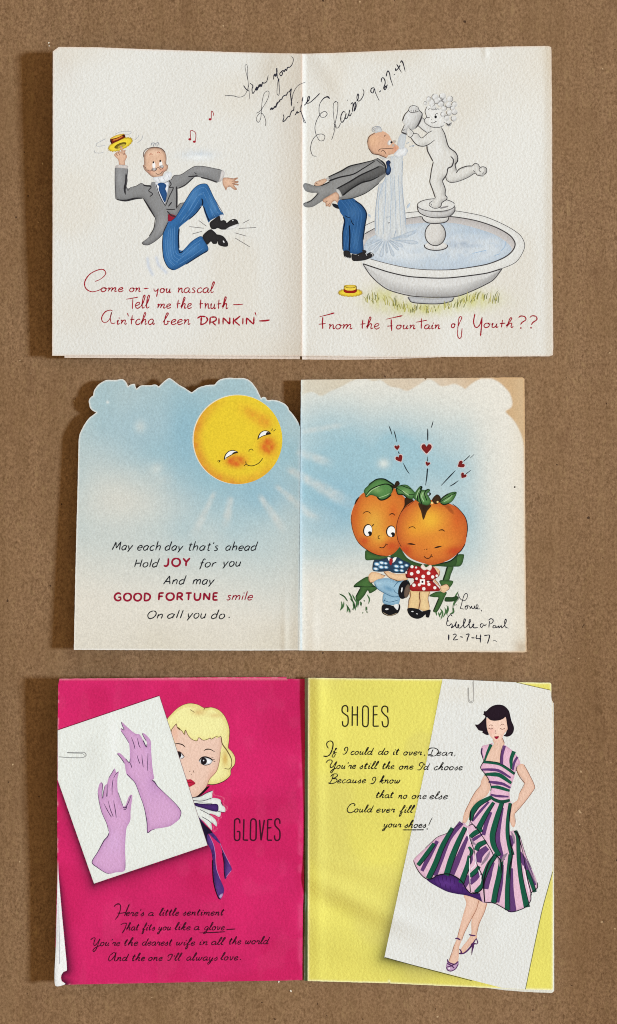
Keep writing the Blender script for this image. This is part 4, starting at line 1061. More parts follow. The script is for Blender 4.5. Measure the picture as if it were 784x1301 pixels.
C2 = Card("greeting_card", 380, 655,
          "pale blue greeting card with cloud-cut top edge, smiling sun and orange-headed couple on bench",
          "greeting card", "old greeting cards lying open on kraft board")
lob = N("94,825.6 94,825.6 94.6,790 96.5,700 98.6,620 100,560 101,553 103.6,546 107.5,539 112,532.5 117,528 122.4,524.4 122.4,524.4 117.5,521.5 114.4,518 113,511 113.4,507.5 116,504 118.6,502.6 118.6,502.6 118.9,498.5 121,493.6 125,488.6 130,485.4 135,483 140,482.6 147,482.9 153.8,481.6 158,483 160.6,486 162.6,490.6 162.6,490.6 166,488.6 171,487.6 172,491 173.6,494 173.6,494 177.5,490.6 182.5,489.4 190,489.6 197.5,488.6 201.8,491.2 201.8,491.2 207.5,485.5 211,482.6 215,480.4 218.6,482 222.5,485 228,489 235,493 240,496.4 243.8,498.2 247,496 252.5,492.4 260,490 266,488.8 272.5,488.6 274.5,486.6 277.5,483.6 281,481.6 285,480.6 292,480 300,480.4 307,480.2 312.5,481 316.5,483 320,486 323,489.6 326,493.8 329,500 331.8,506 331.8,506 334,504.4 337.5,505 339,507.6 341,508.4 346,508 352.5,509 358,511 362.5,513.6 366,517.4 367.5,521 371.6,525.4 375,530.2 378.6,536 381.2,542.6 381.2,542.6 381.0,600 380.6,700 379.8,826.2 379.8,826.2 300,826.4 200,826.0")
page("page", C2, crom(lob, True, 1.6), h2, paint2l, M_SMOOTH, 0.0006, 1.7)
ol = poly_line(N("382.4,482.6 470,481.4 538.5,480.6 540.6,482.4 542.4,480.6 620,479.8 663.6,479.4 666.4,481.6 667.0,560 667.6,700 669.2,828.4 664.5,829 560,828.2 460,827.2 380.0,826.4 381.0,700 381.6,600"))
page("page", C2, ol, h2, paint2r, M_SMOOTH, 0.0006, 1.7)

# ---- the sun
SUNR = (240, 240)
a = Art(h2, 0)
cx, cy, r = 302.4, 558.6, 56.4
a.fill(ell(cx - .9, cy - .3, r + .5, r + .6, 0, 60), (230, 222, 196))
def sunp(x, y, c):
    d = np.hypot(x - cx, y - cy) / r
    an = np.arctan2(y - cy, x - cx)
    side = np.clip(np.cos(an - math.radians(152)) * 1.0 + .30, 0, 1)
    low = np.clip(np.cos(an - math.radians(105)) + .05, 0, 1)
    c = mix(c, (220, 146, 52), np.clip(.95 * smooth(.70, 1.02, d) * np.maximum(side, .8 * low) * (0.75 + .5 * vnoise(x, y, 5)), 0, 1))
    fr = gauss(x, y, 322, 527, 17, 7.5, .55) + .9 * gauss(x, y, 337, 537, 9, 9, .9)
    c = mix(c, (224, 146, 48), .62 * np.clip(fr, 0, 1) * (0.7 + .6 * vnoise(x, y, 3)))
    c = mix(c, (214, 98, 40), .82 * np.clip(1.5 * gauss(x, y, 299.5, 585.6, 12, 7.6), 0, 1) * (0.75 + .5 * vnoise(x, y, 3)))
    c = mix(c, (214, 98, 40), .82 * np.clip(1.5 * gauss(x, y, 340.6, 566.6, 10, 10.8), 0, 1) * (0.75 + .5 * vnoise(x, y, 3)))
    c = c * (1 + .24 * (vnoise(x, y, 1.7) - .5) * .6)[:, None]
    return c
a.fill(ell(cx, cy, r, r, 0, 80), (234, 203, 52), paint=sunp, sp=1.6)
sun = a.build("printed_sun", C2, C2.e, M_SMOOTHINK, "yellow smiling sun with rosy cheeks")
a = Art(h2, 3)
Z1, Z2 = (240, 495), (280, 540)
WH, DK = (245, 244, 238), (40, 32, 26)
a.fill(Q(*Z1, "365,708 372,668 400,636 440,622 480,628 498,638 460,650 410,676"), WH)
a.fill(Q(*Z2, "384,138 396,100 420,72 455,62 490,72 508,90 470,98 420,116"), WH)
a.fill(Q(*Z1, "440,652 462,634 498,636 470,650"), DK)
a.fill(Q(*Z2, "462,98 474,72 496,76 510,92"), DK)
a.lines([(Q(*Z1, "360,715 370,668 400,632 440,618 480,626 502,638"), [1.5, 1.3, 1.0, 1.0, .8]), (Q(*Z1, "368,700 410,676 455,652 500,638"), .9), (Q(*Z2, "380,150 394,102 420,70 455,58 492,66 514,88"), [1.6, 1.3, 1, 1, 1]), (Q(*Z2, "388,136 430,112 475,98 512,90"), .9),
         (Q(*Z2, "290,275 294,255 316,244 336,262"), .9), (Q(*Z2, "258,368 264,396 290,412 330,414 380,394 412,364 432,336"), [1, 1, 1.0, 1.0, .9]), (Q(*Z2, "240,416 262,396"), .9), (Q(*Z2, "518,58 534,34"), .8), (Q(*Z2, "538,62 564,44"), .8), (Q(*Z1, "284,728 318,722 302,742"), .9), (Q(*Z1, "318,722 308,732"), .9)], DK, 1)
a.build("smiling_face", C2, sun, M_SMOOTHINK)

# ---- hearts and lines flying up
a = Art(h2, 0)
HRT = (128, 34, 32)
def heart(cx, cy, s, rot):
    pts = [(0, -.35), (.28, -.75), (.72, -.72), (.95, -.32), (.8, .12), (.4, .6), (0, .95), (-.4, .6), (-.8, .12), (-.95, -.32), (-.72, -.72), (-.28, -.75)]
    c_, s_ = math.cos(rot), math.sin(rot)
    return [(cx + s * (u * c_ - v * s_), cy + s * (u * s_ + v * c_)) for u, v in pts]
Z3, Z4 = (440, 530), (520, 525)
a.lines([(Q(*Z3, s), [.5, 1.3, 1.1, .6]) for s in ("432,84 450,130 466,182", "482,130 500,190 512,252", "526,345 542,380", "578,466 610,530 644,580")]
        + [(Q(*Z4, s), w) for s, w in (("244,76 234,115 222,152", [.6, 1.3, .6]), ("188,155 188,280", [1.0, 1.7, 1.2]), ("188,440 187,490", [.6, 1.2]), ("186,560 178,650 166,735", [1.7, 1.6, .7]), ("618,428 580,465 550,490", [1.0, 1.0]), ("660,418 618,458", .6), ("472,580 400,655 322,738", [.6, 1.6, 1.3, .6]), ("630,576 576,618", [.6, 1.2]), ("502,682 460,715 410,744", [.5, 1.5, .8]))], (34, 42, 48), 1.0)
a.build("printed_rays", C2, C2.e, M_SMOOTHINK)
for hx, hy, s, rot in ((440 + 516 / 8, 530 + 308 / 8, 3.5, -.1), (440 + 540 / 8, 530 + 420 / 8, 4.9, -.5), (520 + 176 / 8, 525 + 358 / 8, 6.9, 0), (520 + 187 / 8, 525 + 514 / 8, 3.1, .25), (520 + 526 / 8, 525 + 522 / 8, 4.8, 1.0), (520 + 550 / 8, 525 + 634 / 8, 3.9, .6)):
    a = Art(h2, 2)
    a.fill(heart(hx, hy, s * 1.22, rot), (218, 196, 190), None)
    a.fill(heart(hx, hy, s, rot), HRT, (84, 20, 20), 1.0, .6)
    a.build("printed_heart", C2, C2.e, M_SMOOTHINK)

# ---- bench, couple
ZT, ZU, ZV, ZW = (440, 595), (505, 595), (425, 690), (500, 690)
a = Art(h2, 0)
GR, GD = (74, 112, 58), (30, 50, 28)
a.fill(Q(*ZV, "312,82 330,72 400,110 520,130 640,140 780,200 784,240 640,180 400,172 330,176 312,160"), GR, GD, 2.4, .75)
a.fill(Q(*ZW, "40,40 60,40 140,170 260,215 150,215 60,140 40,90"), GR, GD, 2.4, .7)
a.fill(Q(*ZW, "380,225 480,208 580,182 656,116 690,112 718,120 704,196 690,222 668,238 610,240 520,236 420,232"), GR, GD, 2.4, .75)
a.fill(Q(*ZW, "548,232 610,238 584,320 560,385 500,382 520,310"), (82, 116, 66), GD, 2.2, .8)
a.fill(Q(*ZW, "470,380 602,384 590,432 540,470 500,450"), GR, GD, 2.0, .7)
a.fill(Q(*ZW, "362,536 420,500 480,490 540,500 520,552 480,640 440,702 402,692 436,610 456,556 410,550"), GR, GD, 2.4, .75)
a.fill(Q(*ZW, "520,590 530,550 600,548 640,536 664,560 620,590 560,596"), (48, 78, 40), GD, 2.0, .7)
a.fill(Q(*ZV, "194,436 230,400 342,340 390,420 436,462 360,512 338,482 300,540 244,592 214,550 262,458 200,450"), GR, GD, 2.6, .75)
a.fill(Q(*ZW, "-40,20 60,40 140,150 260,205 400,215 560,190 640,130 620,236 430,236 300,262 150,262 60,240 -30,130"), (58, 90, 46), GD, 3, .5)
a.fill(Q(*ZW, "0,340 130,360 170,440 60,420"), GD)
a.lines([(Q(*ZV, "196,438 330,446 432,440"), .9), (Q(*ZV, "215,548 262,460"), 1.1), (Q(*ZW, "506,380 550,238"), 1.3), (Q(*ZW, "404,692 460,560"), 1.2), (Q(*ZW, "380,214 480,206 580,180 656,114"), 1.5)], (22, 34, 22), 1)
bench = a.build("printed_bench", C2, C2.e, M_SMOOTHINK, "green garden bench seat and back")
a = Art(h2, 0)
GS = (72, 112, 66)
st = []
for s in ("44,512 100,545 128,590", "60,684 90,640 96,590", "140,498 165,540 178,585", "180,520 205,570 218,600", "128,640 150,680 148,712", "120,620 135,660 125,710", "155,560 190,600 200,650", "215,540 225,600 210,690", "185,610 196,650 180,680", "70,590 76,640 56,690", "258,590 268,610 260,640", "330,520 355,570 345,620", "320,640 322,670 316,690", "290,700 286,718", "330,690 328,710", "298,575 306,596", "232,560 240,600 225,650"):
    st.append((Q(*ZV, s), [.6, 2.0, 1.8, .7]))
for s in ("660,490 630,540 610,585", "656,560 620,600 600,650", "560,640 540,700 548,740", "600,650 606,700 570,720", "470,660 500,710 480,780", "520,650 530,700 500,760", "430,690 440,740", "540,630 556,670 545,720", "640,620 632,634", "490,690 470,740", "455,700 475,760"):
    st.append((Q(*ZW, s), [.6, 2.0, 1.8, .7]))
a.lines(st, GS, 1.3)
a.lines([([(p[0] + 1.2, p[1] + .6) for p in s], .7) for s, _ in st[:22:2]], (24, 46, 28), .8)
a.build("printed_grass", C2, C2.e, M_SMOOTHINK)

SK2 = (236, 200, 156)
OR, ORE, ORY = (218, 128, 50), (186, 78, 38), (228, 176, 68)
PW_ = dict(sp=1.8)
# the boy
a = Art(h2, 8)
bh = Q(*ZT, "48,510 58,440 78,385 108,325 150,268 200,235 320,200 480,200 555,260 610,320 640,420 600,560 560,760 500,850 440,886 380,894 320,880 230,842 130,762 72,655")
a.fill([(p[0] - .5, p[1]) for p in bh], (236, 214, 180))
a.fill(bh, OR, ORE, 8, .72, None, [(475, 665, 13, 20, ORY, .75), (484, 683, 8, 8, (240, 190, 70), .5), (463, 687, 6, 5, (200, 66, 36), .75), (497, 694, 10, 7, (200, 66, 36), .75), (500, 650, 6, 12, (206, 82, 34), .5), (452, 650, 5, 16, (206, 92, 34), .4)], **PW_)
a.lines([(Q(*ZT, "84,372 106,326 134,288"), [1.0, 2.0, 1.0]), (Q(*ZT, "52,470 50,540 74,655 130,762 230,842 320,882 400,892"), .7), (Q(*ZT, "168,462 190,444 220,440 250,460"), .9), (Q(*ZT, "434,480 456,462 480,464 496,482"), [.8, 1.4, .9])], (48, 26, 16), 1)
for ex, ey, rx, ry in ((218, 630, 47, 64), (452, 640, 48, 60)):
    a.fill(ell(440 + ex / 8, 595 + ey / 8, rx / 8, ry / 8, 8), (34, 28, 26), **PW_)
    a.fill(ell(440 + (ex + 4) / 8, 595 + (ey + 2) / 8, rx / 8 - 1.0, ry / 8 - 1.0, 8), (246, 243, 236), **PW_)
    a.dots([(440 + (ex + 21) / 8, 595 + (ey + 34) / 8, 2.7)], 2.7, (22, 22, 26), sy=1.15)
    a.dots([(440 + (ex + 4) / 8, 595 + (ey + 44) / 8, 1.3)], 1.3, (246, 243, 236), sy=1.2)
a.lines([(Q(*ZT, "262,592 274,574 282,568"), 1.3), (Q(*ZT, "345,684 326,690 326,710 344,718"), .9), (Q(*ZT, "334,800 360,808 386,800 404,770"), 1.0), (Q(*ZT, "398,766 424,780"), .9)], (40, 22, 18), 1)
a.fill(Q(*ZV, "344,340 380,294 440,300 484,318 512,336 470,368 412,392 360,402"), SK2, (196, 142, 104), 1.8, .6)
a.fill(Q(*ZV, "500,292 540,284 570,296 640,314 730,312 742,368 640,382 560,356"), SK2, (196, 142, 104), 1.8, .6)
a.lines([Q(*ZV, "345,342 362,400 410,392"), Q(*ZV, "500,292 560,352 640,380"), Q(*ZV, "470,318 520,330")], (90, 56, 40), .7)
boy = a.build("printed_boy", C2, C2.e, M_SMOOTHINK, "seated figure with an orange fruit head, big open eyes and blue trousers")
a = Art(h2, 34)
a.fill(Q(*ZV, "402,176 460,168 540,148 640,144 700,176 772,212 744,262 726,302 600,302 556,284 500,290 440,290 388,272"), (44, 66, 88), (20, 30, 42), 2, .5)
pl = []
for x, y, w_, h_ in ((432, 214, 24, 14), (480, 200, 22, 12), (420, 262, 22, 12), (474, 244, 22, 13), (524, 246, 18, 11), (520, 206, 16, 10), (630, 236, 22, 12), (686, 240, 18, 12), (672, 196, 18, 12), (732, 226, 16, 11), (628, 276, 20, 10), (684, 280, 18, 10)):
    a.fill(ell(425 + x / 8, 690 + y / 8, w_ / 8 * 1.35, h_ / 8 * 1.4, 12, 8), (104, 152, 182), None, sp=1.6)
    a.fill(ell(425 + x / 8, 690 + y / 8, w_ / 8 * .8, h_ / 8 * .85, 12, 8), (230, 236, 236), None, sp=1.6)
a.fill(Q(*ZV, "540,142 570,150 582,170 602,150 630,142 622,170 600,196 572,196 550,176"), (240, 238, 232))
a.fill(Q(*ZV, "562,160 586,156 594,180 582,216 570,226 558,200"), (176, 40, 40), (110, 20, 24), 1, .5)
a.build("shirt", C2, boy, M_SMOOTHINK)
a = Art(h2, 34)
LB = (150, 186, 204)
a.fill(Q(*ZV, "506,505 580,530 660,530 650,622 560,628 492,604"), LB, (82, 128, 156), 2, .6)
a.fill(Q(*ZV, "400,402 450,366 552,358 640,390 690,380 750,384 700,430 664,540 600,548 520,512 440,466"), (158, 192, 208), (82, 128, 156), 2.4, .6, None, [(494, 748, 8, 3, (92, 142, 172), .8, .4), (478, 742, 6, 4, (190, 214, 224), .7)])
a.lines([(Q(*ZV, "600,450 640,400 690,384"), .8), (Q(*ZV, "600,470 620,500 660,520"), .7), (Q(*ZV, "500,580 560,600 645,580"), .8), (Q(*ZV, "498,600 520,560"), .7), (Q(*ZV, "410,410 440,466 520,514 600,546 660,540"), .7)], (64, 104, 130), .8)
a.build("trousers", C2, boy, M_SMOOTHINK)
BK2 = (24, 23, 26)
for nm, outl, bl in (("shoe", Q(*ZV, "480,652 500,622 560,628 610,640 660,622 668,662 640,716 560,742 490,714"), (Q(*ZV, "515,674 550,670"), 2.2)), ("shoe", ell(425 + 706 / 8, 690 + 472 / 8, 7.0, 12.2, 14), (Q(*ZV, "680,500 688,450"), 1.8))):
    a = Art(h2, 40)
    a.fill([(p[0], p[1]) for p in outl], BK2, **PW_)
    if nm == "shoe" and bl[1] < 2:
        a.fill(ell(425 + 738 / 8, 690 + 488 / 8, 3.4, 8.8, 12), (112, 92, 76), (60, 48, 40), 1.4, .5)
    else:
        a.lines([(Q(*ZV, "494,706 560,736 636,712"), .7)], (170, 150, 120), .7)
        a.fill(Q(*ZV, "600,632 650,624 640,680"), (232, 230, 224))
    a.lines([bl], (226, 226, 222), 2)
    a.build(nm, C2, boy, M_SMOOTHINK)
a = Art(h2, 36)
def leaf(o_, d, col=(88, 136, 74)):
    a.fill(d, col, (24, 44, 26), 2.2, .78, None, [(np.mean([p[0] for p in d]), np.mean([p[1] for p in d]), 5, 3, (140, 176, 110), .6)], **PW_)
leaf(0, Q(*ZT, "178,240 190,206 222,176 240,150 310,110 380,108 440,140 484,176 474,226 450,268 404,312 350,322 312,292 250,272 204,296 190,262"))
leaf(0, Q(*ZT, "504,196 560,168 620,170 674,216 704,262 672,312 622,300 580,268 522,262"))
a.fill(Q(*ZT, "462,180 490,166 506,134 530,130 544,160 516,186 490,204"), (52, 38, 24), (20, 16, 12), 1, .6)
a.lines([(Q(*ZT, "190,290 240,222 310,184 400,160 470,180"), [.6, 1.2, 1.4, 1.6]), (Q(*ZT, "225,178 300,116 380,108 440,140 490,176"), [.8, 1.4, 1.6, 2.0]), (Q(*ZT, "312,292 350,322 404,310 460,268"), 1.6), (Q(*ZT, "430,160 470,200 468,226"), 1.5), (Q(*ZT, "504,196 560,230 620,262 690,266"), .8), (Q(*ZT, "510,200 524,262 580,270 622,302"), 1.2), (Q(*ZT, "552,170 600,190 660,210"), .9)], (20, 30, 20), 1)
a.lines([(Q(*ZT, "205,280 260,222 340,180"), .9), (Q(*ZT, "330,300 400,276 440,256"), .8), (Q(*ZT, "570,224 600,250 640,276"), 1.2)], (166, 194, 140), .8)
a.build("leaves", C2, boy, M_SMOOTHINK)

# the girl
a = Art(h2, 28)
gh = [tuple(p) for p in N("503.4,671 504.6,662 508,653.8 515,643.8 525,636.8 533,633.6 546,634.8 556,636.8 565,638.4 573,640.6 582.5,646.4 591,657.5 594.2,670 592.8,683 590.4,692.5 581,703.8 568.8,712.2 550,717.6 537.5,715.4 522.5,709.6 512.5,700.8 506,690.6")]
a.fill(Q(*ZT, "600,300 684,322 640,370 600,410 552,452 590,380"), (58, 36, 20), (34, 22, 14), 2, .4)
a.fill(gh, (218, 126, 50), (182, 72, 38), 8.5, .72, None, [(546, 660, 16, 16, (240, 186, 58), .85), (528, 672, 12, 10, (236, 168, 52), .6), (516, 699, 7, 7, (198, 54, 30), .75), (578, 700, 12, 6, (196, 50, 30), .8), (581, 660, 8, 18, (208, 78, 34), .5), (560, 690, 14, 8, (236, 160, 52), .45)], **PW_)
a.lines([(Q(*ZT, "690,330 640,372 596,400 545,470 512,590 522,720 560,800"), .6), (Q(*ZU, "560,362 620,410 690,500 712,600 702,700"), [.7, .9, 1.1, .8]), (Q(*ZW, "728,10 690,72 640,118"), 1.2), (Q(*ZT, "632,612 650,598 680,594 704,614"), .9), (Q(*ZU, "418,634 440,626 466,628 482,644"), [.8, 1.6, .8]), (Q(*ZU, "92,770 130,768 184,776"), [.8, 2.2, 1.0]), (Q(*ZW, "408,52 450,40 492,32"), [.7, 2.2, .7]), (Q(*ZW, "312,66 320,60"), 1.1), (Q(*ZW, "332,58 344,70"), 1.2), (Q(*ZW, "308,132 330,152 360,154 380,134 384,110"), 1.1), (Q(*ZW, "378,128 404,144"), .9)], (44, 24, 18), 1)
a.fill(Q(*ZU, "216,352 340,372 300,440 264,522 240,440"), (52, 34, 20), (84, 58, 28), 2, .5)
a.fill(Q(*ZU, "430,350 520,372 560,420 580,470 540,452 490,400"), (150, 76, 34), (200, 100, 40), 2, .7)
a.fill(Q(*ZW, "402,242 440,252 472,282 464,328 424,366 450,400 474,436 540,418 568,458 540,486 512,504 470,482 474,450 424,404 404,372 420,320"), SK2, (200, 150, 112), 1.8, .5)
a.fill(Q(*ZW, "170,482 268,490 274,600 256,672 150,668 166,560"), (232, 200, 144), (190, 144, 96), 2.2, .55)
a.fill(Q(*ZW, "274,490 370,490 354,560 368,650 350,692 268,672 270,580"), (234, 204, 150), (190, 144, 96), 2.2, .55)
a.lines([(Q(*ZW, "268,490 262,540 270,590 256,672"), 1.2), (Q(*ZW, "168,482 172,540 156,580 156,664"), .8), (Q(*ZW, "366,494 352,560 366,650"), .6), Q(*ZW, "470,282 464,330 424,366 452,404 474,436 540,418 568,458 540,486"), Q(*ZW, "478,456 486,490")], (110, 66, 46), .65)
girl = a.build("printed_girl", C2, C2.e, M_SMOOTHINK, "seated figure with an orange fruit head, closed eyes and a red dress")
a = Art(h2, 46)
a.fill(Q(*ZW, "124,300 150,262 172,234 230,230 300,250 400,242 440,290 458,334 412,368 400,388 430,420 472,482 350,492 260,490 180,484 164,444 208,392 200,358 132,352"), (172, 38, 36), (92, 18, 22), 2.4, .6)
a.fill(Q(*ZW, "276,244 300,214 330,246 372,222 392,240 372,280 340,268 310,276"), (240, 232, 220), (190, 150, 120), 1, .5)
a.dots([(500 + x / 8, 690 + y / 8, r) for x, y, r in ((188, 240, 2), (184, 312, 2.2), (250, 294, 2.3), (302, 340, 2.3), (356, 306, 2.3), (398, 344, 2.1), (440, 332, 1.6), (235, 362, 1.7), (208, 428, 2.2), (262, 424, 1.9), (308, 464, 2.2), (360, 420, 2.0), (420, 454, 2.0), (352, 390, 1.6), (132, 300, 1.6), (230, 248, 1.3))], 2, (242, 236, 226))
a.fill(Q(*ZW, "268,368 320,368 320,422 268,418"), (244, 240, 230), smooth_it=False)
a.dots([(500 + 294 / 8, 690 + 394 / 8, 1.4)], 1.4, (60, 20, 24))
a.lines([(Q(*ZW, "206,380 260,388"), .9), (Q(*ZW, "322,384 402,380"), .9), (Q(*ZW, "172,236 140,300 134,350"), 1.0), (Q(*ZW, "130,350 200,356"), 1.0)], (70, 14, 20), .9)
a.build("dress", C2, girl, M_SMOOTHINK)
a = Art(h2, 50)
a.fill(Q(*ZW, "144,664 200,660 262,674 292,694 372,676 372,716 358,756 330,750 326,726 290,756 240,770 184,752 150,712"), BK2, **PW_)
a.lines([(Q(*ZW, "180,694 204,696"), 1.6), (Q(*ZW, "232,716 246,722"), 1.8)], (226, 226, 222), 1.8)
a.build("shoes", C2, girl, M_SMOOTHINK)
a = Art(h2, 50)
leaf(0, Q(*ZU, "162,300 172,260 200,216 230,182 252,184 246,212 280,220 320,208 332,230 304,258 322,290 344,344 310,376 250,366 206,338"))
leaf(0, Q(*ZU, "428,334 466,292 540,246 602,244 572,316 532,354 476,370 440,356"))
a.fill(Q(*ZU, "352,320 400,266 436,290 440,330 420,352 380,362"), (66, 44, 26), (30, 22, 16), 1.2, .6)
a.dots([(505 + 352 / 8, 595 + 352 / 8, 1.6), (505 + 408 / 8, 595 + 342 / 8, 1.3)], 1.3, (240, 206, 130))
a.lines([(Q(*ZU, "252,184 210,250 206,336"), 1.4), (Q(*ZU, "246,212 224,280 250,366"), 1.4), (Q(*ZU, "320,210 290,226 276,262 300,330"), 1.2), (Q(*ZU, "436,340 500,300 598,246"), .9), (Q(*ZU, "440,356 476,370 530,354"), 1.2), (Q(*ZU, "428,334 466,292 520,256"), 1.3), (Q(*ZU, "230,184 248,190 240,215"), 1.8), (Q(*ZU, "318,244 336,260 316,280"), 1.6)], (18, 30, 20), 1.1)
a.lines([(Q(*ZU, "190,300 206,250 226,214"), 1.2), (Q(*ZU, "262,240 246,290 270,340"), 1.3), (Q(*ZU, "470,340 520,310 560,270"), 1.0)], (160, 190, 140), 1)
a.build("leaves", C2, girl, M_SMOOTHINK)

# ---- lettering
TXT, CRM = (40, 42, 46), (150, 26, 50)
PR, CP = PRINT, CAPS
a = Art(h2, 0)
st = []
sl = .20
for t, x0, x1, b, xh in (("May", 142.3, 169, 698.8, 6.2), ("each", 175, 203.8, 699.3, 6.4), ("day", 210, 233, 699.4, 6.2), ("that's", 240, 277.5, 699.6, 6.4), ("ahead", 287, 327.8, 699.6, 6.2),
                         ("Hold", 171, 202.8, 720.6, 6.0), ("for", 253.6, 275.2, 720.6, 6.2), ("you", 283, 306, 719.6, 6.6), ("And", 207.6, 236.8, 742.4, 6.2), ("may", 245, 272.6, 742.6, 6.6),
                         ("On", 188, 206.4, 786, 6.0), ("all", 213, 233, 785.6, 6.0), ("you", 237.5, 261.8, 785.6, 6.8), ("do", 268.8, 285.4, 786.2, 6.4)):
    st += word(t, PR, x0, x1, b, xh, sl, jit=.5)
st.append(N("291.2,784.4"))
a.lines(st, TXT, 1.4, wob=.2)
a.build("printed_verse", C2, C2.e, M_SMOOTHINK, "black hand-lettered verse: May each day that's ahead")
a = Art(h2, 0)
st = []
for t, x0, x1, b, xh in (("JOY", 208, 241.4, 719.4, 10.2), ("GOOD", 145.6, 190.8, 763.2, 9.6), ("FORTUNE", 201.8, 276.8, 762.6, 9.4)):
    st += [(s, 2.5) for s in word(t, CP, x0, x1, b, xh, .04, jit=.2, track=1.6)]
st += [(s, 1.35) for s in word("smile", PR, 288, 320.8, 762.4, 6.2, .22)]
a.lines(st, CRM, 2.4, .7)
a.build("printed_verse", C2, C2.e, M_SMOOTHINK, "crimson words JOY, GOOD FORTUNE and smile")
a = Art(h2, 6)
Z9 = (560, 740)
st = [(Q(*Z9, "176,110 184,140 205,172 240,186 266,160 272,124 256,112 238,130 222,180 210,230 200,262 222,268 240,272"), 1.0), (Q(*Z9, "244,250 258,238 274,252 262,272 246,262 266,236 296,246 300,266 314,240 318,262 338,262 346,236 350,266 372,262 380,236 366,226 360,250 372,268 402,268"), 1.1), (Q(*Z9, "410,276 416,296"), 1.3),
      (Q(*Z9, "118,346 100,328 76,350 68,384 82,392 64,396 62,430 84,440 110,420 118,440 108,462 140,440 160,400 150,440 168,462 186,434 178,426 176,456 200,462 236,420 252,380 240,370 232,420 242,460 280,430 306,386 294,376 288,420 298,462 330,440 338,424 326,428 336,460 380,458"), 1.35),
      (Q(*Z9, "436,424 412,420 402,440 416,458 438,430 446,440 466,424"), 1.2), (Q(*Z9, "498,390 492,430 490,462"), 1.4), (Q(*Z9, "484,384 510,368 532,380 528,406 500,424"), 1.3), (Q(*Z9, "556,436 536,440 532,460 556,458 560,438 568,460 590,442 592,462 616,440 620,462 646,440 668,390 660,372 650,400 656,450 690,466"), 1.2),
      (Q(*Z9, "82,528 80,588"), 1.8), (Q(*Z9, "122,536 146,524 158,540 130,582 176,580"), 1.3), (Q(*Z9, "196,550 226,558"), 1.7), (Q(*Z9, "254,530 288,526 272,570 266,606"), 1.5), (Q(*Z9, "310,562 346,564"), 1.6), (Q(*Z9, "368,530 362,568 410,570"), 1.4), (Q(*Z9, "406,528 402,612"), 1.6), (Q(*Z9, "440,542 494,536 488,580 474,622"), 1.5), (Q(*Z9, "530,596 548,588 572,606"), .9)]
a.lines([(s_[0], s_[1] * .88) for s_ in st], (34, 33, 46), 1.1, wob=.25)
a.build("handwritten_note", C2, C2.e, M_PEN, "pen signature with the date 12-7-47")
a = Art(h2, 0)
a.dots([(654, 618.8, 1.1)], 1.1, (48, 34, 26))
a.build("ink_speck", C2, C2.e, M_PEN)
# ================================================================== card 3: gloves and shoes
def h3p(x, y):                                   # magenta leaf
    x = np.asarray(x, float); y = np.asarray(y, float)
    v = np.clip((y - 862) / 388.0, 0, 1)
    t = np.clip((388 - x) / 316.0, 0, 1.1)
    h = 1.0 + (11.8 - 4.0 * v) * t ** 1.45
    h = h + 0.30 * gauss(x, y, 366, 1085, 26, 14, .2) - 0.25 * gauss(x, y, 372, 1120, 18, 12) + .35 * gauss(x, y, 372, 1160, 14, 26) + .25 * gauss(x, y, 370, 1205, 22, 12, -.3)
    h = h + 0.12 * np.sin(x / 40.0 + 1) * np.sin(y / 55.0) 
    h = h - 0.5 * smooth(380, 388, x)
    return h * 0.001
def h3y(x, y):                                   # yellow leaf
    x = np.asarray(x, float); y = np.asarray(y, float)
    v = np.clip((y - 862) / 396.0, 0, 1)
    s = np.clip((x - 391) / 310.0, 0, 1.1)
    hf = 3.8 - 1.8 * smooth(.05, .5, v)
    h = hf + (2.4 - hf) * s
    h = h + 0.9 * np.exp(-((x - 404) / 9.0) ** 2) * (.3 + .7 * (1 - v))
    fade = np.exp(-((x - 440) / 62.0) ** 2)
    def band(x0, y0, sl, w, a):                   # a long shallow crease across the sheet
        d = y - (y0 + (x - x0) * sl)
        return a * np.exp(-(d / w) ** 2)
    h = h + fade * (band(395, 1117, .44, 15, 1.5) - band(395, 1145, .40, 15, .95) + band(395, 1092, .22, 11, .65) + band(395, 1190, .3, 20, .7))
    h = h + 0.35 * np.exp(-((x - 530) / 40.0) ** 2) * band(500, 1168, .28, 14, 1) + .3 * gauss(x, y, 628, 1180, 16, 26, .6)
    h = h + 0.5 * gauss(x, y, 418, 925, 14, 60, -.15)
    h = h + .12 * np.sin(x / 33.0) * np.sin(y / 48.0 + 1)
    return h * 0.001

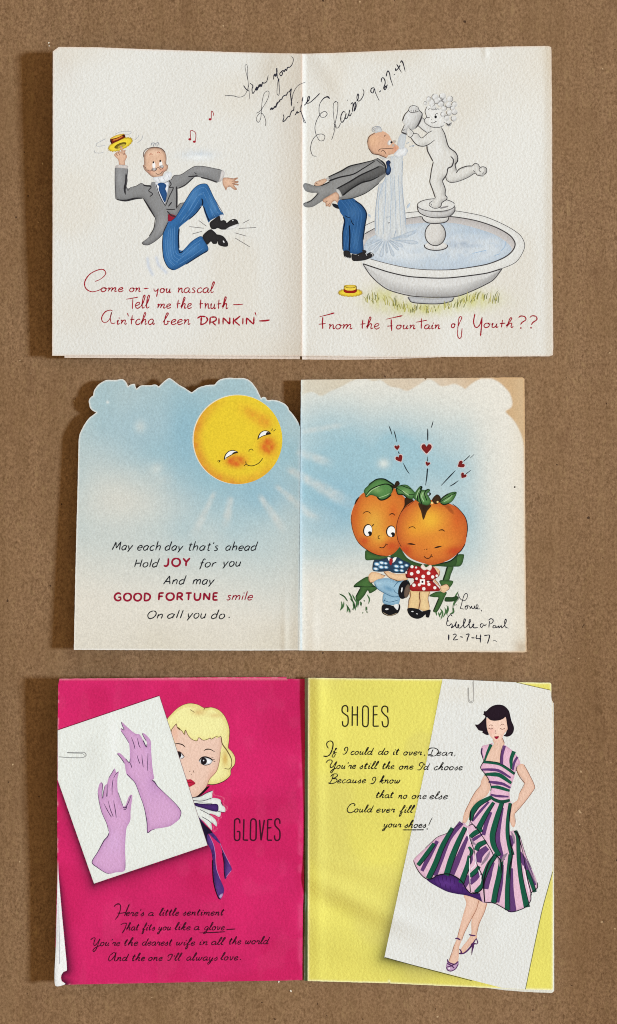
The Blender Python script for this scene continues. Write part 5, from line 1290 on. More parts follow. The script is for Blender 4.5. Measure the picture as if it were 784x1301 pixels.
PINK = (207, 34, 97)
PANEL_L = N("73.4,927.6 202.5,883.8 263.8,1073.8 119.5,1122.6 73.4,991")
SLIV = N("73.6,1095 74.4,1110 78.6,1160 82.4,1200 85,1232.4 80.6,1235 77.8,1240 78.4,1246 82.8,1250.4 70,1251.4 71,1200 72.6,1140")
def paint3p(x, y, ol):
    c = np.tile(lin(PINK), (len(x), 1))
    c = c * (1 + .16 * (vnoise(x, y, 34) - .5) + .10 * (vnoise(x, y, 2.2) - .5))[:, None]
    c = mix(c, (188, 18, 76), .25 * gauss(x, y, 250, 1100, 60, 26) + .3 * smooth(.5, .8, vnoise(x + 200, y + 30, 46)))
    c = mix(c, (222, 84, 128), .09 * smooth(.62, .86, vnoise(x * 1.0 + 33, y * .6 + 9, 14)) + .35 * np.exp(-((x - 381) / 3.0) ** 2) * smooth(.5, .7, vnoise(x, y, 12)))
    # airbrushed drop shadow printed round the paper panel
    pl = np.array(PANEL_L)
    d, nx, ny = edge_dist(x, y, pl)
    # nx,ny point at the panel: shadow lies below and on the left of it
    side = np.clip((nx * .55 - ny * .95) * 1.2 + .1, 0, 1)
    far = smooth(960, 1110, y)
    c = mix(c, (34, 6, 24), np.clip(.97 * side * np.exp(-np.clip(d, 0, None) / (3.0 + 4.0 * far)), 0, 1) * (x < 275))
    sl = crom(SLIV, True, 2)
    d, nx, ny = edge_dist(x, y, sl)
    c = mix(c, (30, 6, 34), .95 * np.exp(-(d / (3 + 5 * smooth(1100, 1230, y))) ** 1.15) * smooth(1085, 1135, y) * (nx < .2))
    d, nx, ny = edge_dist(x, y, ol)
    worn = smooth(.5, .8, vnoise(x * 2, y * 2, 9)) * np.where(x < 90, .8, np.where(y < 870, .45, .12))
    c = mix(c, (232, 170, 176), .75 * np.exp(-(d / 1.1) ** 2) * worn)  # edge wear, and the lit thickness of the sheet painted in
    c = mix(c, (226, 150, 160), .5 * np.exp(-((y - 862.5) / 1.3) ** 2) * (x < 365))
    return c
YEL = (230, 219, 104)
PANEL_R = N("562.4,862.6 656,866.9 699,876.4 701.2,890 702,1106 688,1160 667.8,1256.8 640,1255.6 488.4,1216.4 540,977")
def paint3y(x, y, ol):
    c = np.tile(lin(YEL), (len(x), 1))
    c = c * (1 + .08 * (vnoise(x, y, 40) - .5) + .05 * (vnoise(x, y, 2.2) - .5))[:, None]
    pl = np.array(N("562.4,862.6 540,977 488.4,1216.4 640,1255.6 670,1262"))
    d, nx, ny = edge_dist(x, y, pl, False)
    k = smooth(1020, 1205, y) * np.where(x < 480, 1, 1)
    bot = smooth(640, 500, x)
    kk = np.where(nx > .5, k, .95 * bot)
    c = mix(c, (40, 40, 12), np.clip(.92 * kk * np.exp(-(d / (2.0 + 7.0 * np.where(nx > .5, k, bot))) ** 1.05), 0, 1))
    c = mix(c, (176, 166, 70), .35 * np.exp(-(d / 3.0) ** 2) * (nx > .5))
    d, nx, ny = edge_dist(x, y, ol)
    c = mix(c, (250, 244, 196), .85 * np.exp(-(d / 1.5) ** 2))  # pale rim painted in for the lit edge of the sheet
    c = mix(c, (234, 222, 202), smooth(696, 699, x) * smooth(876, 880, y) * (1 - smooth(1098, 1108, y)))
    c = mix(c, (206, 192, 112), .25 * smooth(.55, .8, vnoise(x + 400, y + 90, 55)))
    return c

C3 = Card("greeting_card", 388, 1056,
          "greeting card open at a magenta page with lilac gloves and yellow page with striped dress",
          "greeting card", "old greeting cards lying open on kraft board")
def h3u(x, y): return h3y(x, y) - 0.0014
# lower leaf of the folded sheet, peeping out below and beside the yellow page
page("backing_page", C3, poly_line(N("596,1240 690,1240 700.5,892 703.4,893 704.2,1259 701,1261.6 668,1260.2 640,1258.0 596,1252")), h3u, lambda x, y, o: np.tile(lin((226, 221, 205)), (len(x), 1)), M_FELT, 0.0006, 3.0)
# green back of the folded sheet showing along the fold
def h3s(x, y): return np.minimum(h3y(np.full_like(np.asarray(x, float), 392.0), y) - 0.0002, 0.0009 + (np.clip((np.asarray(x, float) - 386.6) / 5.4, 0, 1.0)) * (h3y(np.full_like(np.asarray(x, float), 392.0), y) - 0.0011))
def paint3s(x, y, o):
    c = np.tile(lin((92, 130, 98)), (len(x), 1))
    c = mix(c, (176, 206, 176), smooth(389.6, 391.6, x))
    c = mix(c, (160, 166, 156), (1 - smooth(386.8, 388.6, x)) * (.4 + .6 * smooth(.45, .6, vnoise(x * 2, y * 2, 9))))
    return mix(c, (188, 190, 176), .35 * (1 - smooth(862, 960, y)))
pgS = page("fold_strip", C3, poly_line(N("387.2,861.4 392,861.4 391.6,960 391.0,1100 391.2,1246.2 386.4,1246 387.4,1150 388.0,1090 387.2,1000 387.6,940"), True, 1.5), h3s, paint3s, M_FELT, 0.0004, 1.2)
ol = poly_line(N("75.6,862.4 150,861.6 260,860.6 364,860.0 364.4,862.4 387.2,862.6 387.4,960 386.2,1060 385.4,1090 386.4,1120 384.8,1160 384.4,1200 384.2,1245.4 300,1246.8 180,1249.2 70,1251.4 71,1180 73,1100 72.6,1000 73.2,930 74.0,870"))
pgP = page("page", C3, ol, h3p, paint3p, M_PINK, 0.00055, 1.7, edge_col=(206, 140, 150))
ol = poly_line(N("391.8,861.0 450,862.0 562,863 600,864.6 655,866.8 699,867.4 700.6,869 700.4,889 702.2,891 702.4,960 703,1100 702.8,1256.6 701,1258.0 668,1257.2 560,1252.4 495,1249.4 494.4,1246.6 493.8,1249.2 391.0,1246.4 391.2,1100 391.4,980"))
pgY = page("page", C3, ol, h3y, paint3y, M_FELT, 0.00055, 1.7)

# ---- magenta page
WHITE3 = (227, 228, 218)
a = Art(h3p, 0)
a.fill(SLIV, (238, 237, 232), (120, 118, 122), 2.0, .5, (-1, 0))
a.lines([(N("74.6,1150 75.4,1190 75.8,1225"), [.5, 1.2, 1.4])], (186, 186, 188), 1.2)
a.build("printed_paper_edge", C3, C3.e, M_FELTINK)
ZLd = (205, 880)
a = Art(h3p, 0)
HY, HYE = (238, 230, 158), (150, 120, 50)
SKL = (232, 196, 174)
a.fill(Q(*ZLd, "50,300 110,210 190,140 280,108 370,120 440,155 510,148 590,178 650,246 692,360 692,470 684,560 720,600 752,660 748,730 712,782 704,840 650,895 570,930 480,936 380,900 200,700"), (28, 14, 20))
a.fill(Q(*ZLd, "58,296 110,212 190,143 280,111 370,123 440,158 510,151 588,181 648,249 688,360 688,470 680,560 716,600 748,660 744,728 706,780 700,838 645,890 566,924 484,930 380,900 200,700"), HY, (206, 176, 84), 4, .5, None,
       [(255, 903, 6, 3, (222, 178, 84), .0), (253, 905, 9, 4, (210, 160, 90), .65), (274, 909, 8, 3, (206, 156, 92), .5), (286, 964, 4, 10, (206, 158, 70), .8), (243, 901, 4, 3, (196, 144, 84), .5)])
face = Q(*ZLd, "90,380 120,340 150,310 300,400 560,440 612,452 620,520 604,600 592,700 560,800 490,880 466,940 420,1010 370,1050 310,1068 130,480")
a.fill(face, SKL, (190, 134, 104), 3.2, .45, (.8, .3), [(273, 985, 7, 8, (240, 168, 140), .35), (222, 930, 5, 16, (228, 168, 134), .5)])
a.lines([Q(*ZLd, "600,600 590,700 560,800 490,880 466,940 420,1012 370,1050 310,1070"), ], (150, 96, 76), .7)
st_fr = Q(*ZLd, "62,296 120,230 200,170 300,150 420,190 520,180 600,250 640,350 612,440 612,440 585,452 560,466 556,448 556,448 530,466 505,474 500,460 500,460 470,480 430,484 382,458 382,458 374,472 364,488 364,488 330,484 300,466 270,430 246,380 246,380 244,404 238,424 238,424 222,410 206,384 206,384 200,394 190,378 165,358 152,312 152,312 110,370 100,400 80,340")
a.fill(st_fr, HY, (214, 186, 96), 2.2, .35, (0, 1), [(253, 905, 9, 4, (208, 156, 90), .6), (274, 909, 8, 3, (206, 156, 92), .5)])
a.lines([(Q(*ZLd, "152,312 165,358 190,378 206,384 222,410 238,424 246,380 270,430 300,466 330,484 364,488 382,458 430,484 500,462 505,474 556,448 585,452 612,440"), .8), (Q(*ZLd, "608,446 620,520 668,590 710,670 714,740 690,776 640,770"), [1.0, 1.4, 1.4, 1.0, .8]), (Q(*ZLd, "430,180 444,156 470,152"), .9), (Q(*ZLd, "290,170 330,196 345,200"), .7), (Q(*ZLd, "100,400 108,370 150,318"), .9), (Q(*ZLd, "160,350 196,376"), 1.6), (Q(*ZLd, "240,385 238,424"), 1.3)], (112, 86, 52), .8)
a.lines([(Q(*ZLd, "130,522 170,518 215,530 246,556"), [.8, 1.3, 1.4, .7]), (Q(*ZLd, "432,590 460,576 500,578 550,606"), [1.0, 1.5, 1.0, .6])], (50, 36, 30), 1)
a.fill(Q(*ZLd, "382,694 410,664 450,656 490,668 520,692 500,724 460,736 415,726"), (240, 240, 238), (80, 60, 60), .8, .6)
a.dots([(205 + 432 / 8, 880 + 696 / 8, 4.0)], 4, (28, 22, 26), sy=1.1)
a.dots([(205 + 430 / 8, 880 + 690 / 8, .9)], .9, (220, 220, 224))
a.lines([(Q(*ZLd, "380,696 410,662 450,654 495,668 524,690"), [1, 1.7, 1.8, 1.7, 1.2]), (Q(*ZLd, "500,666 530,660"), .7), (Q(*ZLd, "512,676 545,680"), .7), (Q(*ZLd, "518,690 550,704"), .7), (Q(*ZLd, "400,720 450,738 505,722"), .8)], (28, 20, 22), 1.4)
a.fill(Q(*ZLd, "150,600 190,604 232,652 210,672 176,668"), (240, 240, 238), (80, 60, 60), .8, .5)
a.dots([(205 + 172 / 8, 880 + 632 / 8, 3.9)], 3.9, (26, 22, 24), sy=1.2)
a.lines([(Q(*ZLd, "155,596 196,606 236,654"), 1.1), (Q(*ZLd, "232,656 200,676"), .7), (Q(*ZLd, "280,796 296,804"), .8), (Q(*ZLd, "300,828 312,832"), .8), (Q(*ZLd, "326,790 334,820"), .7)], (90, 60, 50), 1)
a.fill(Q(*ZLd, "240,872 270,884 292,880 312,888 346,922 312,946 280,960 262,950"), (196, 36, 66), (120, 14, 36), 1.2, .4)
a.lines([(Q(*ZLd, "256,916 290,914 344,922"), .7)], (110, 10, 34), .7)
lady = a.build("printed_lady", C3, C3.e, M_FELTINK, "blonde lady peeping from behind the paper panel")
ZSc = (225, 1000)
a = Art(h3p, 26)
PUR = (76, 44, 112)
a.fill(Q(*ZSc, "120,104 190,98 240,60 300,0 330,-6 260,70 200,110 160,120"), (30, 10, 18))
# lace edge: small pale ticks round the frill
tk = []
for s in ("370,30 380,80 440,95 480,120 470,170 510,200 500,250", "440,280 450,310 420,330 415,380", "340,270 380,300 430,320", "370,400 375,450 420,410"):
    p = crom(Q(*ZSc, s), False, 1.3)
    for i in range(0, len(p) - 1):
        n_ = (p[i + 1] - p[i]); n_ = np.array((-n_[1], n_[0])) / max(np.hypot(*n_), 1e-6)
        tk.append([tuple(p[i] - n_ * .9), tuple(p[i] + n_ * 1.0)])
a.lines(tk, (236, 120, 150), .55)
a.fill(Q(*ZSc, "150,108 230,96 300,60 358,36 358,70 352,112 280,130 160,142"), WHITE3, (150, 150, 154), 1.2, .4)
a.fill(Q(*ZSc, "160,140 280,128 370,110 440,128 450,170 488,210 486,256 440,252 410,240 300,230 180,180"), WHITE3, (150, 150, 154), 1.2, .4)
a.fill(Q(*ZSc, "180,190 300,230 440,250 430,304 380,282 330,272 390,330 406,372 400,400 350,360 356,420 352,438 270,350 205,290"), WHITE3, (150, 150, 154), 1.2, .4)
a.lines([Q(*ZSc, "150,108 230,96 300,60 358,36"), Q(*ZSc, "160,136 250,142 352,112"), Q(*ZSc, "230,226 300,262 345,288"), Q(*ZSc, "250,300 320,340 356,372"), Q(*ZSc, "410,244 450,254 486,256"), Q(*ZSc, "450,150 462,190"), (Q(*ZSc, "165,165 250,160 360,170"), .6)], (52, 44, 56), .8)
a.fill(Q(*ZSc, "162,162 240,168 330,172 412,176 416,244 370,246 260,214 190,192"), PUR, (22, 10, 36), 2.0, .75)
a.fill(Q(*ZSc, "206,288 250,340 310,410 360,460 400,505 436,560 436,575 380,530 320,476 370,590 388,690 386,740 400,830 440,940 476,1030 470,1090 440,1140 420,1120 390,1040 366,940 358,830 360,730 344,640 310,580 290,540 240,400"), PUR, (20, 8, 34), 2.2, .85, (-1, .1), [(275, 1135, 5, 12, (116, 76, 160), .7), (268, 1070, 3, 10, (112, 72, 158), .6)])
a.fill(Q(*ZSc, "436,560 470,650 500,720 540,790 556,840 520,890 488,936 476,860 480,760 460,660"), PUR, (26, 10, 40), 2.0, .8, (-1, -.2), [(291, 1108, 3, 8, (118, 74, 150), .6)])
a.fill(Q(*ZSc, "200,280 240,340 360,460 310,480 300,560 270,500"), (30, 18, 44))
a.fill(Q(*ZSc, "428,1106 460,1080 466,1096 442,1132"), (196, 170, 200), (120, 80, 140), 1, .5)
a.lines([(Q(*ZSc, "436,570 470,650 540,790"), .6), (Q(*ZSc, "330,490 372,590 390,690 402,830 440,940"), .7), (Q(*ZSc, "500,912 550,850"), .7)], (176, 124, 176), .7)
a.lines([(Q(*ZSc, "360,740 362,840 370,950 392,1050 424,1130 446,1140"), 1.3), (Q(*ZSc, "460,670 476,760 480,870 490,930"), 1.0)], (24, 6, 24), 1.2)
a.build("ruffled_scarf", C3, lady, M_FELTINK)
a = Art(h3p, 46)
a.fill(PANEL_L, WHITE3, (206, 206, 198), 2, .3, None, [(118, 960, 12, 30, (216, 216, 206), .5), (100, 1010, 10, 30, (218, 220, 212), .4), (145, 940, 6, 40, (240, 240, 234), .5)], smooth_it=False, sp=2.4)
a.lines([[PANEL_L[0], PANEL_L[1]]], (110, 16, 50), .8, 0)
a.lines([[PANEL_L[1], PANEL_L[2]]], (120, 80, 84), .5, 0)
# paper clip drawn in line
ZC3 = (60, 850)
a.lines([(Q(*ZC3, "58,446 110,450 180,450 198,438 188,424 150,424 100,424", 4), 1.1)], (150, 150, 146), 1.1)
a.lines([(Q(*ZC3, "98,426 140,428 180,430 190,440", 4), .5)], (90, 90, 88), .5)
panelL = a.build("printed_paper_panel", C3, C3.e, M_FELTINK, "white tilted paper panel showing two lilac gloves")
ZX, ZY = (148, 905), (108, 970)
GLV, GLE = (211, 162, 199), (150, 100, 148)
a = Art(h3p, 50)
a.fill(Q(*ZX, "50,98 62,104 110,150 190,215 236,226 268,280 300,352 310,310 290,270 264,228 268,210 296,225 346,286 352,380 366,560 382,672 368,690 420,752 520,850 610,940 656,1012 642,1080 600,1120 540,1158 440,1178 380,1188 316,1222 310,1120 280,970 240,850 190,720 110,640 95,600 80,520 40,460 6,424 24,412 48,424 92,470 130,512 136,440 126,312 82,240 46,190 46,162 76,178 56,130"), GLV, GLE, 3.2, .4, None, [(196, 1000, 10, 16, (192, 144, 190), .5), (190, 945, 6, 24, (214, 170, 208), .5)])
a.lines([(Q(*ZX, s), [.4, 1.0, .8]) for s in ("150,250 176,320 190,378", "212,258 228,330 244,362", "208,432 225,490 240,525", "258,422 262,480 272,560", "320,412 318,500 318,596", "135,510 150,540 156,566")] + [(Q(*ZX, "270,284 296,340 306,356"), 1.3), (Q(*ZX, "310,320 306,352"), .8), (Q(*ZX, "104,625 140,664 190,720 240,850 282,970 310,1120 316,1222 350,1200 390,1190"), [1.0, .8, .6, .6, .8, 1.1, 1.0, .6]), (Q(*ZX, "362,690 385,706 420,754 520,850 610,940 656,1012 640,1084"), [1.8, .9, .6, .6, .7, .9, .6]), (Q(*ZX, "8,420 44,464 82,520"), .9), (Q(*ZX, "46,162 76,178 54,120 50,96"), .8), (Q(*ZX, "46,190 82,240 126,312"), .6), (Q(*ZX, "92,470 130,510 140,470"), .9), (Q(*ZX, "264,212 268,232 300,290"), .8)], (78, 52, 84), .8)
a.build("printed_glove", C3, panelL, M_FELTINK)
a = Art(h3p, 50)
a.fill(Q(*ZY, "300,50 282,80 240,150 224,205 202,226 188,300 184,352 174,330 184,215 166,190 146,212 130,292 146,400 172,500 220,610 242,700 196,780 130,900 72,1002 130,1060 210,1112 250,1122 310,1108 406,1082 408,860 422,660 460,580 464,480 482,330 468,316 444,340 410,430 386,432 336,292 330,160 344,82 318,92 308,60"), GLV, GLE, 3.2, .4, None, [(145, 1070, 14, 16, (214, 172, 210), .5)])
a.lines([(Q(*ZY, s), [.4, 1.0, .8]) for s in ("190,402 230,480 270,548", "236,380 256,460 288,542", "290,374 306,460 318,552", "276,326 276,240 286,160")] + [(Q(*ZY, "222,340 226,260 226,205"), [1.6, .9, .6]), (Q(*ZY, "180,356 186,300 202,226"), [1.4, .8, .5]), (Q(*ZY, "385,444 410,450 440,400 470,322"), [1.6, 1.0, .8, .6]), (Q(*ZY, "390,466 412,468 426,440"), .9), (Q(*ZY, "244,704 230,744 196,780 130,900 72,1002 130,1060 210,1112 250,1122"), [1.0, 1.3, 1.0, .8, 1.0, .7, .5]), (Q(*ZY, "406,1084 408,1000"), .7), (Q(*ZY, "130,300 146,400 172,500 220,610 240,690"), .6), (Q(*ZY, "336,292 386,430"), .6), (Q(*ZY, "164,194 178,212 172,330"), .7), (Q(*ZY, "298,54 282,82 240,150"), .7), (Q(*ZY, "342,84 312,110 290,150"), .7)], (78, 52, 84), .8)
a.build("printed_glove", C3, panelL, M_FELTINK)
a = Art(h3p, 2)
DKP = (66, 10, 34)
ZGl = (285, 1030)
st = [(Q(*ZGl, s), 2.0) for s in ("158,130 156,98 140,82 122,84 106,100 104,280 116,300 138,302 156,284 158,212", "158,212 126,212", "200,86 194,298", "194,298 244,300", "268,110 280,88 300,84 318,96 324,120 322,280 306,300 282,300 266,284 268,110", "358,92 374,302", "408,92 374,302", "442,90 438,300", "442,90 488,90", "440,176 480,172", "438,300 486,300", "566,134 562,98 546,82 528,86 516,104 518,150 560,200 566,240 562,284 544,302 524,300 512,280 512,250")]
a.lines(st, DKP, 1.9, .8)
a.build("printed_title", C3, C3.e, M_PINK, "dark condensed word GLOVES")
a = Art(h3p, 2)
F3 = SCRIPT
Z3a, Z3b, Z3c = (110, 1140), (200, 1140), (280, 1140)
st = [(Q(*Z3a, "278,98 300,74 330,68 346,88 340,140 320,190 290,228"), [1.2, 1.6, 1.3, 1.2, 1.2, 1.2, 1.4]), (Q(*Z3a, "436,66 410,130 384,192"), 1.5), (Q(*Z3a, "312,160 350,162 400,154"), 1.2)]
def ww(lst, sl=.30):
    o_ = []
    for t, x0, x1, b, xh in lst: o_ += word(t, F3, x0, x1, b, xh, sl * .8, jit=.6, track=.7)
    return o_
st += ww([("ere's", 160.4, 182.6, 1163.6, 4.6), ("a", 189, 196, 1163.6, 4.4), ("little", 202, 227.4, 1163.2, 4.4), ("sentiment", 232.2, 285.4, 1163, 4.5),
          ("hat", 160.4, 177.4, 1182, 4.6), ("fits", 180.4, 196.4, 1182, 4.4), ("you", 200, 217.4, 1181.8, 4.4), ("like", 221.8, 242, 1181.6, 4.5), ("a", 247, 254, 1181.6, 4.6), ("glove", 258.6, 285.4, 1181.6, 4.5),
          ("ou're", 127.8, 152.6, 1201.6, 4.6), ("the", 158, 175.4, 1201.4, 4.7), ("dearest", 181, 219.6, 1201.2, 4.6), ("wife", 224, 247.8, 1201, 4.4), ("in", 253.6, 264, 1200.6, 4.4), ("all", 269, 286.4, 1200.4, 4.4), ("the", 291.2, 306.4, 1199.8, 4.6), ("world", 311.8, 343, 1199.4, 4.6),
          ("nd", 148.6, 164, 1220.8, 4.6), ("the", 168, 184.2, 1220.8, 4.6), ("one", 189, 206.4, 1220.6, 4.5), ("ll", 221.4, 231.4, 1220.4, 4.5), ("always", 237.4, 276, 1220.2, 4.5), ("love", 280, 302.6, 1219.8, 4.5)])
st += [(N("305.4,1219"), 1.2)]
st += [(Q(*Z3a, "345,280 380,264 412,266"), 1.2), (Q(*Z3a, "408,268 390,320 362,366"), 1.3), (Q(*Z3a, "40,434 66,414 88,416 78,450 74,484 90,488 112,462 136,424 112,490 96,530 74,552 66,536 100,506 140,490"), 1.25), (Q(*Z3a, "270,568 240,590 224,630 236,648 262,628 290,590 300,562 290,610 284,640 296,648 312,636"), 1.2), (Q(*Z3a, "252,580 276,562 300,572"), .9)]
st += [(Q(*Z3b, "118,612 106,600 128,582 152,582 140,616 122,640 98,638"), 1.2), (Q(*Z3b, "176,588 168,612"), 1.0), (Q(*Z3b, "424,362 560,358 690,350"), [.8, 1.4, 1.4]), (Q(*Z3c, "58,330 100,326 152,322"), 1.3)]
a.lines(st, DKP, 1.2, wob=.3)
a.build("printed_verse", C3, C3.e, M_PINK, "dark script verse: Here's a little sentiment")

# ---- yellow page
a = Art(h3y, 0)
a.fill(PANEL_R, (227, 226, 218), None, smooth_it=False, sp=2.0, blobs=[(690, 930, 26, 60, (222, 208, 184), .35), (600, 880, 60, 14, (226, 218, 200), .4)])
a.lines([[(702, 1108), (688, 1160), (667.6, 1257)]], (110, 106, 60), .9, 0)
a.lines([[(656, 866.9), (676, 871.6), (699.4, 876.8)]], (120, 108, 50), .8, 0)
a.lines([[(489, 1216.4), (540, 1230.4), (600, 1246.2)]], (60, 58, 30), .8, 0)
ZC4 = (520, 850)
a.lines([(Q(*ZC4, "298,94 299,140 302,164 314,172 325,164 327,120 326,58", 4), 1.2)], (176, 172, 164), 1.2)
a.lines([(Q(*ZC4, "302,94 303,140 306,160 314,167 321,158", 4), .5)], (110, 106, 100), .5)
a.lines([(N("600.4,866 601,872 601.2,880"), .6)], (150, 146, 140), .6)
panelR = a.build("printed_paper_panel", C3, C3.e, M_FELTINK, "white tilted paper panel with a lady in a striped dress")

ZBB, ZDD, ZEE = (590, 885), (518, 1010), (540, 1110)
def CCq(s): return Q(570, 1000, s, 6.533)
SK3 = (234, 196, 172)
PK, GN, PP = (232, 186, 204), (24, 88, 64), (98, 60, 112)
a = Art(h3y, 20)
a.fill(Q(*ZBB, "290,440 300,480 215,600 205,655 365,680 370,600 395,500 410,480 388,420 395,390 340,420"), SK3, (206, 150, 116), 1.6, .4)
a.fill(Q(*ZBB, "225,225 250,215 420,205 446,260 440,330 404,380 372,440 330,462 300,440 256,390 232,330"), (244, 208, 186), (216, 150, 128), 2, .4, None, [(625, 929, 4, 4, (240, 160, 150), .4)])
a.lines([(Q(*ZBB, "386,420 394,440 408,474"), .8), (Q(*ZBB, "250,300 266,288 290,296"), .6), (Q(*ZBB, "362,296 386,280 410,292"), .6), (Q(*ZBB, "248,318 266,330 292,322"), .9), (Q(*ZBB, "362,322 386,332 414,322"), .9), (Q(*ZBB, "318,340 312,372 326,376"), .5), (Q(*ZBB, "246,322 240,328"), .8)], (120, 70, 62), .7)
a.fill(Q(*ZBB, "302,408 320,404 352,404 340,426 322,432"), (170, 24, 54), (110, 10, 34), .8, .4)

skin3 = a

LIMBS = []
a = Art(h3y, 14)
a.fill(Q(*ZEE, "545,270 630,290 610,380 550,510 525,620 530,650 500,690 450,740 400,800 370,810 355,790 390,730 430,680 470,610 475,470"), SK3, (206, 150, 116), 1.8, .5)
a.lines([Q(*ZEE, "626,300 606,385 550,512 524,620")], (160, 104, 80), .7)
LIMBS.append(("leg", a))
a = Art(h3y, 16)
a.fill(Q(*ZEE, "400,215 420,300 390,410 350,560 330,650 300,720 280,800 240,890 250,930 300,935 335,900 345,800 350,740 372,680 400,600 470,460 545,270"), SK3, (206, 150, 116), 1.8, .5)
a.lines([Q(*ZEE, "548,272 520,370 470,462 402,600 374,676"), Q(*ZEE, "300,720 270,810 246,880"), Q(*ZEE, "352,560 330,650")], (160, 104, 80), .7)
LIMBS.append(("leg", a))
a = Art(h3y, 18)
a.fill(Q(*ZBB, "560,690 604,690 660,790 716,916 690,970 600,1090 512,1190 520,1290 500,1330 470,1290 455,1180 480,1100 540,1050 560,980 612,882 545,780 528,740"), SK3, (202, 148, 116), 2, .5)
a.lines([(Q(*ZBB, "530,744 560,810 616,884"), 1.1), (Q(*ZBB, "606,692 660,790 716,916 690,970 600,1090 512,1190"), .7), (Q(*ZBB, "512,1195 520,1280"), .6), (Q(*ZBB, "560,985 612,884"), .5)], (140, 92, 72), .8)
LIMBS.append(("arm", a))
a = Art(h3y, 18)
a.fill(Q(*ZBB, "175,850 216,800 262,910 232,1000 122,1080 70,1160 40,1240 10,1290 -20,1300 0,1180 60,1060 112,968 160,905"), SK3, (202, 148, 116), 2, .5)
a.lines([(Q(*ZBB, "170,900 112,968 60,1060 4,1180"), .6)], (140, 92, 72), .8)
LIMBS.append(("arm", a))

lady2 = skin3.build("printed_lady", C3, C3.e, M_FELTINK, "dark-haired lady with lowered eyes in a striped dress")
for nm, b in LIMBS:
    b.build(nm, C3, lady2, M_FELTINK)
a = Art(h3y, 34)
a.fill(Q(*ZBB, "345,82 400,92 450,140 468,200 480,250 504,310 498,360 470,396 430,408 400,396 420,380 430,350 440,330 432,270 420,208 400,222 360,240 300,246 260,236 226,212 226,300 236,350 248,388 220,388 180,362 190,352 150,344 130,320 110,286 140,284 180,250 214,206 190,180 200,172 198,150 222,148 260,112 300,90"), (38, 24, 34), (20, 12, 18), 2, .5)
a.build("hair", C3, lady2, M_FELTINK)
# bodice
a = Art(h3y, 24)
bod = Q(*ZBB, "172,530 185,502 245,486 288,478 240,590 215,655 300,664 362,680 366,610 378,540 396,490 432,506 490,552 538,606 570,682 536,702 520,768 500,840 482,890 470,930 458,972 464,1040 430,1074 380,1082 310,1066 258,1014 268,960 272,920 250,850 215,792 166,726 184,680 198,655 176,590")
a.fill(bod, PK, (170, 110, 140), 2.0, .4)
def bands(lst, col, edge=None):
    a.lines([(s, w) for s, w in lst], col, 3, 1.0, lv=None)
Bq = lambda s: Q(*ZBB, s)
bands([(Bq("192,664 280,672 370,692 512,786"), 3.6), (Bq("205,792 280,790 360,800 478,880"), [3.0, 5.4, 5.2, 3.6]), (Bq("272,918 330,920 380,932 462,958"), [3, 4.4, 4.2, 3]), (Bq("258,1016 310,1052 380,1070 462,1056"), 4.2),
       (Bq("272,486 235,570 206,652"), [4.2, 3.4, 2.2]), (Bq("505,556 476,640 480,740"), [5.2, 4.6, 3.0])], GN)
bands([(Bq("180,742 260,742 350,754 472,826"), [2.6, 3.6, 3.6, 2.4]), (Bq("246,866 320,876 390,888 470,928"), [2.4, 4.2, 3.6, 2.4]), (Bq("266,996 330,1010 450,1018"), [2.4, 3.4, 2.0]), (Bq("180,524 174,570 190,622"), [1.8, 2.0, 1]), (Bq("410,500 384,590 380,690"), [3.4, 3.8, 3.6]), (Bq("540,612 508,670 492,750"), [3.0, 3.2, 2.4])], PP)
a.lines([(Bq("200,655 184,680 166,726 215,792 250,850 272,920 268,960"), 1.0), (Bq("500,776 512,786"), 1.2), (Bq("538,700 524,760"), .8), (Bq("206,650 215,655 300,664 362,682 440,722 512,780"), .7), (Bq("172,530 176,590 198,655"), .7), (Bq("364,676 366,610 378,540 396,490"), .6)], (24, 26, 30), .8)
a.build("bodice", C3, lady2, M_FELTINK)
# skirt
a = Art(h3y, 40)
und = Q(*ZDD, "186,846 250,846 300,815 400,800 480,826 550,876 610,950 700,1000 784,990 790,1096 700,1056 600,1022 500,1006 400,982 300,932 220,884")
a.fill(und, (78, 40, 112), (34, 14, 52), 3.0, .7, None, [(565, 1123, 12, 5, (104, 60, 140), .6)])
a.lines([Q(*ZDD, f"{x},{y} {x+12},{y+60}") for x, y in ((270, 850), (310, 836), (350, 826), (390, 824), (430, 838), (470, 852), (510, 890), (550, 930), (330, 890), (380, 900), (430, 920))], (52, 22, 78), .6)
sk = N("621.9,1012 634,1018.5 647.8,1017 648.5,1030 647.5,1045 648.4,1056 652.7,1055 657.5,1057 663,1070 668,1085.7 675.6,1104 682.5,1121 682,1128 675,1134.7 674,1144 669.5,1151 661.8,1155.4 649.6,1158.4 640.4,1153.8 628,1148 614.4,1147 611,1140 608,1133 599,1135 593,1130 586.8,1120 578,1113.8 568,1110.6 555.5,1112.5 549,1116.3 541.8,1116 534,1110 528,1100 525.5,1092.5 540.5,1077.5 555.5,1064 568,1058.8 580.5,1050 589,1045 594,1050 597,1044 597.6,1031 605,1022.5 613,1016")
a.fill(sk, (230, 188, 204), (150, 104, 130), 2.2, .4)
Dq = lambda s: Q(*ZDD, s)
cc = CCq
def stripes(lst, col, kw, under=True):
    wide = [(s_, [v * kw for v in (w_ if isinstance(w_, list) else [w_])] * (1 if isinstance(w_, list) else 2)) for s_, w_ in lst]
    if under:
        a.lines([([(q[0] + 1.1, q[1] + .45) for q in s_], w_) for s_, w_ in wide], (34, 28, 44), 4, 1.0)
    a.lines(wide, col, 4, 1.0)
Kq = lambda t_: Q(518, 1000, t_, 4.558)
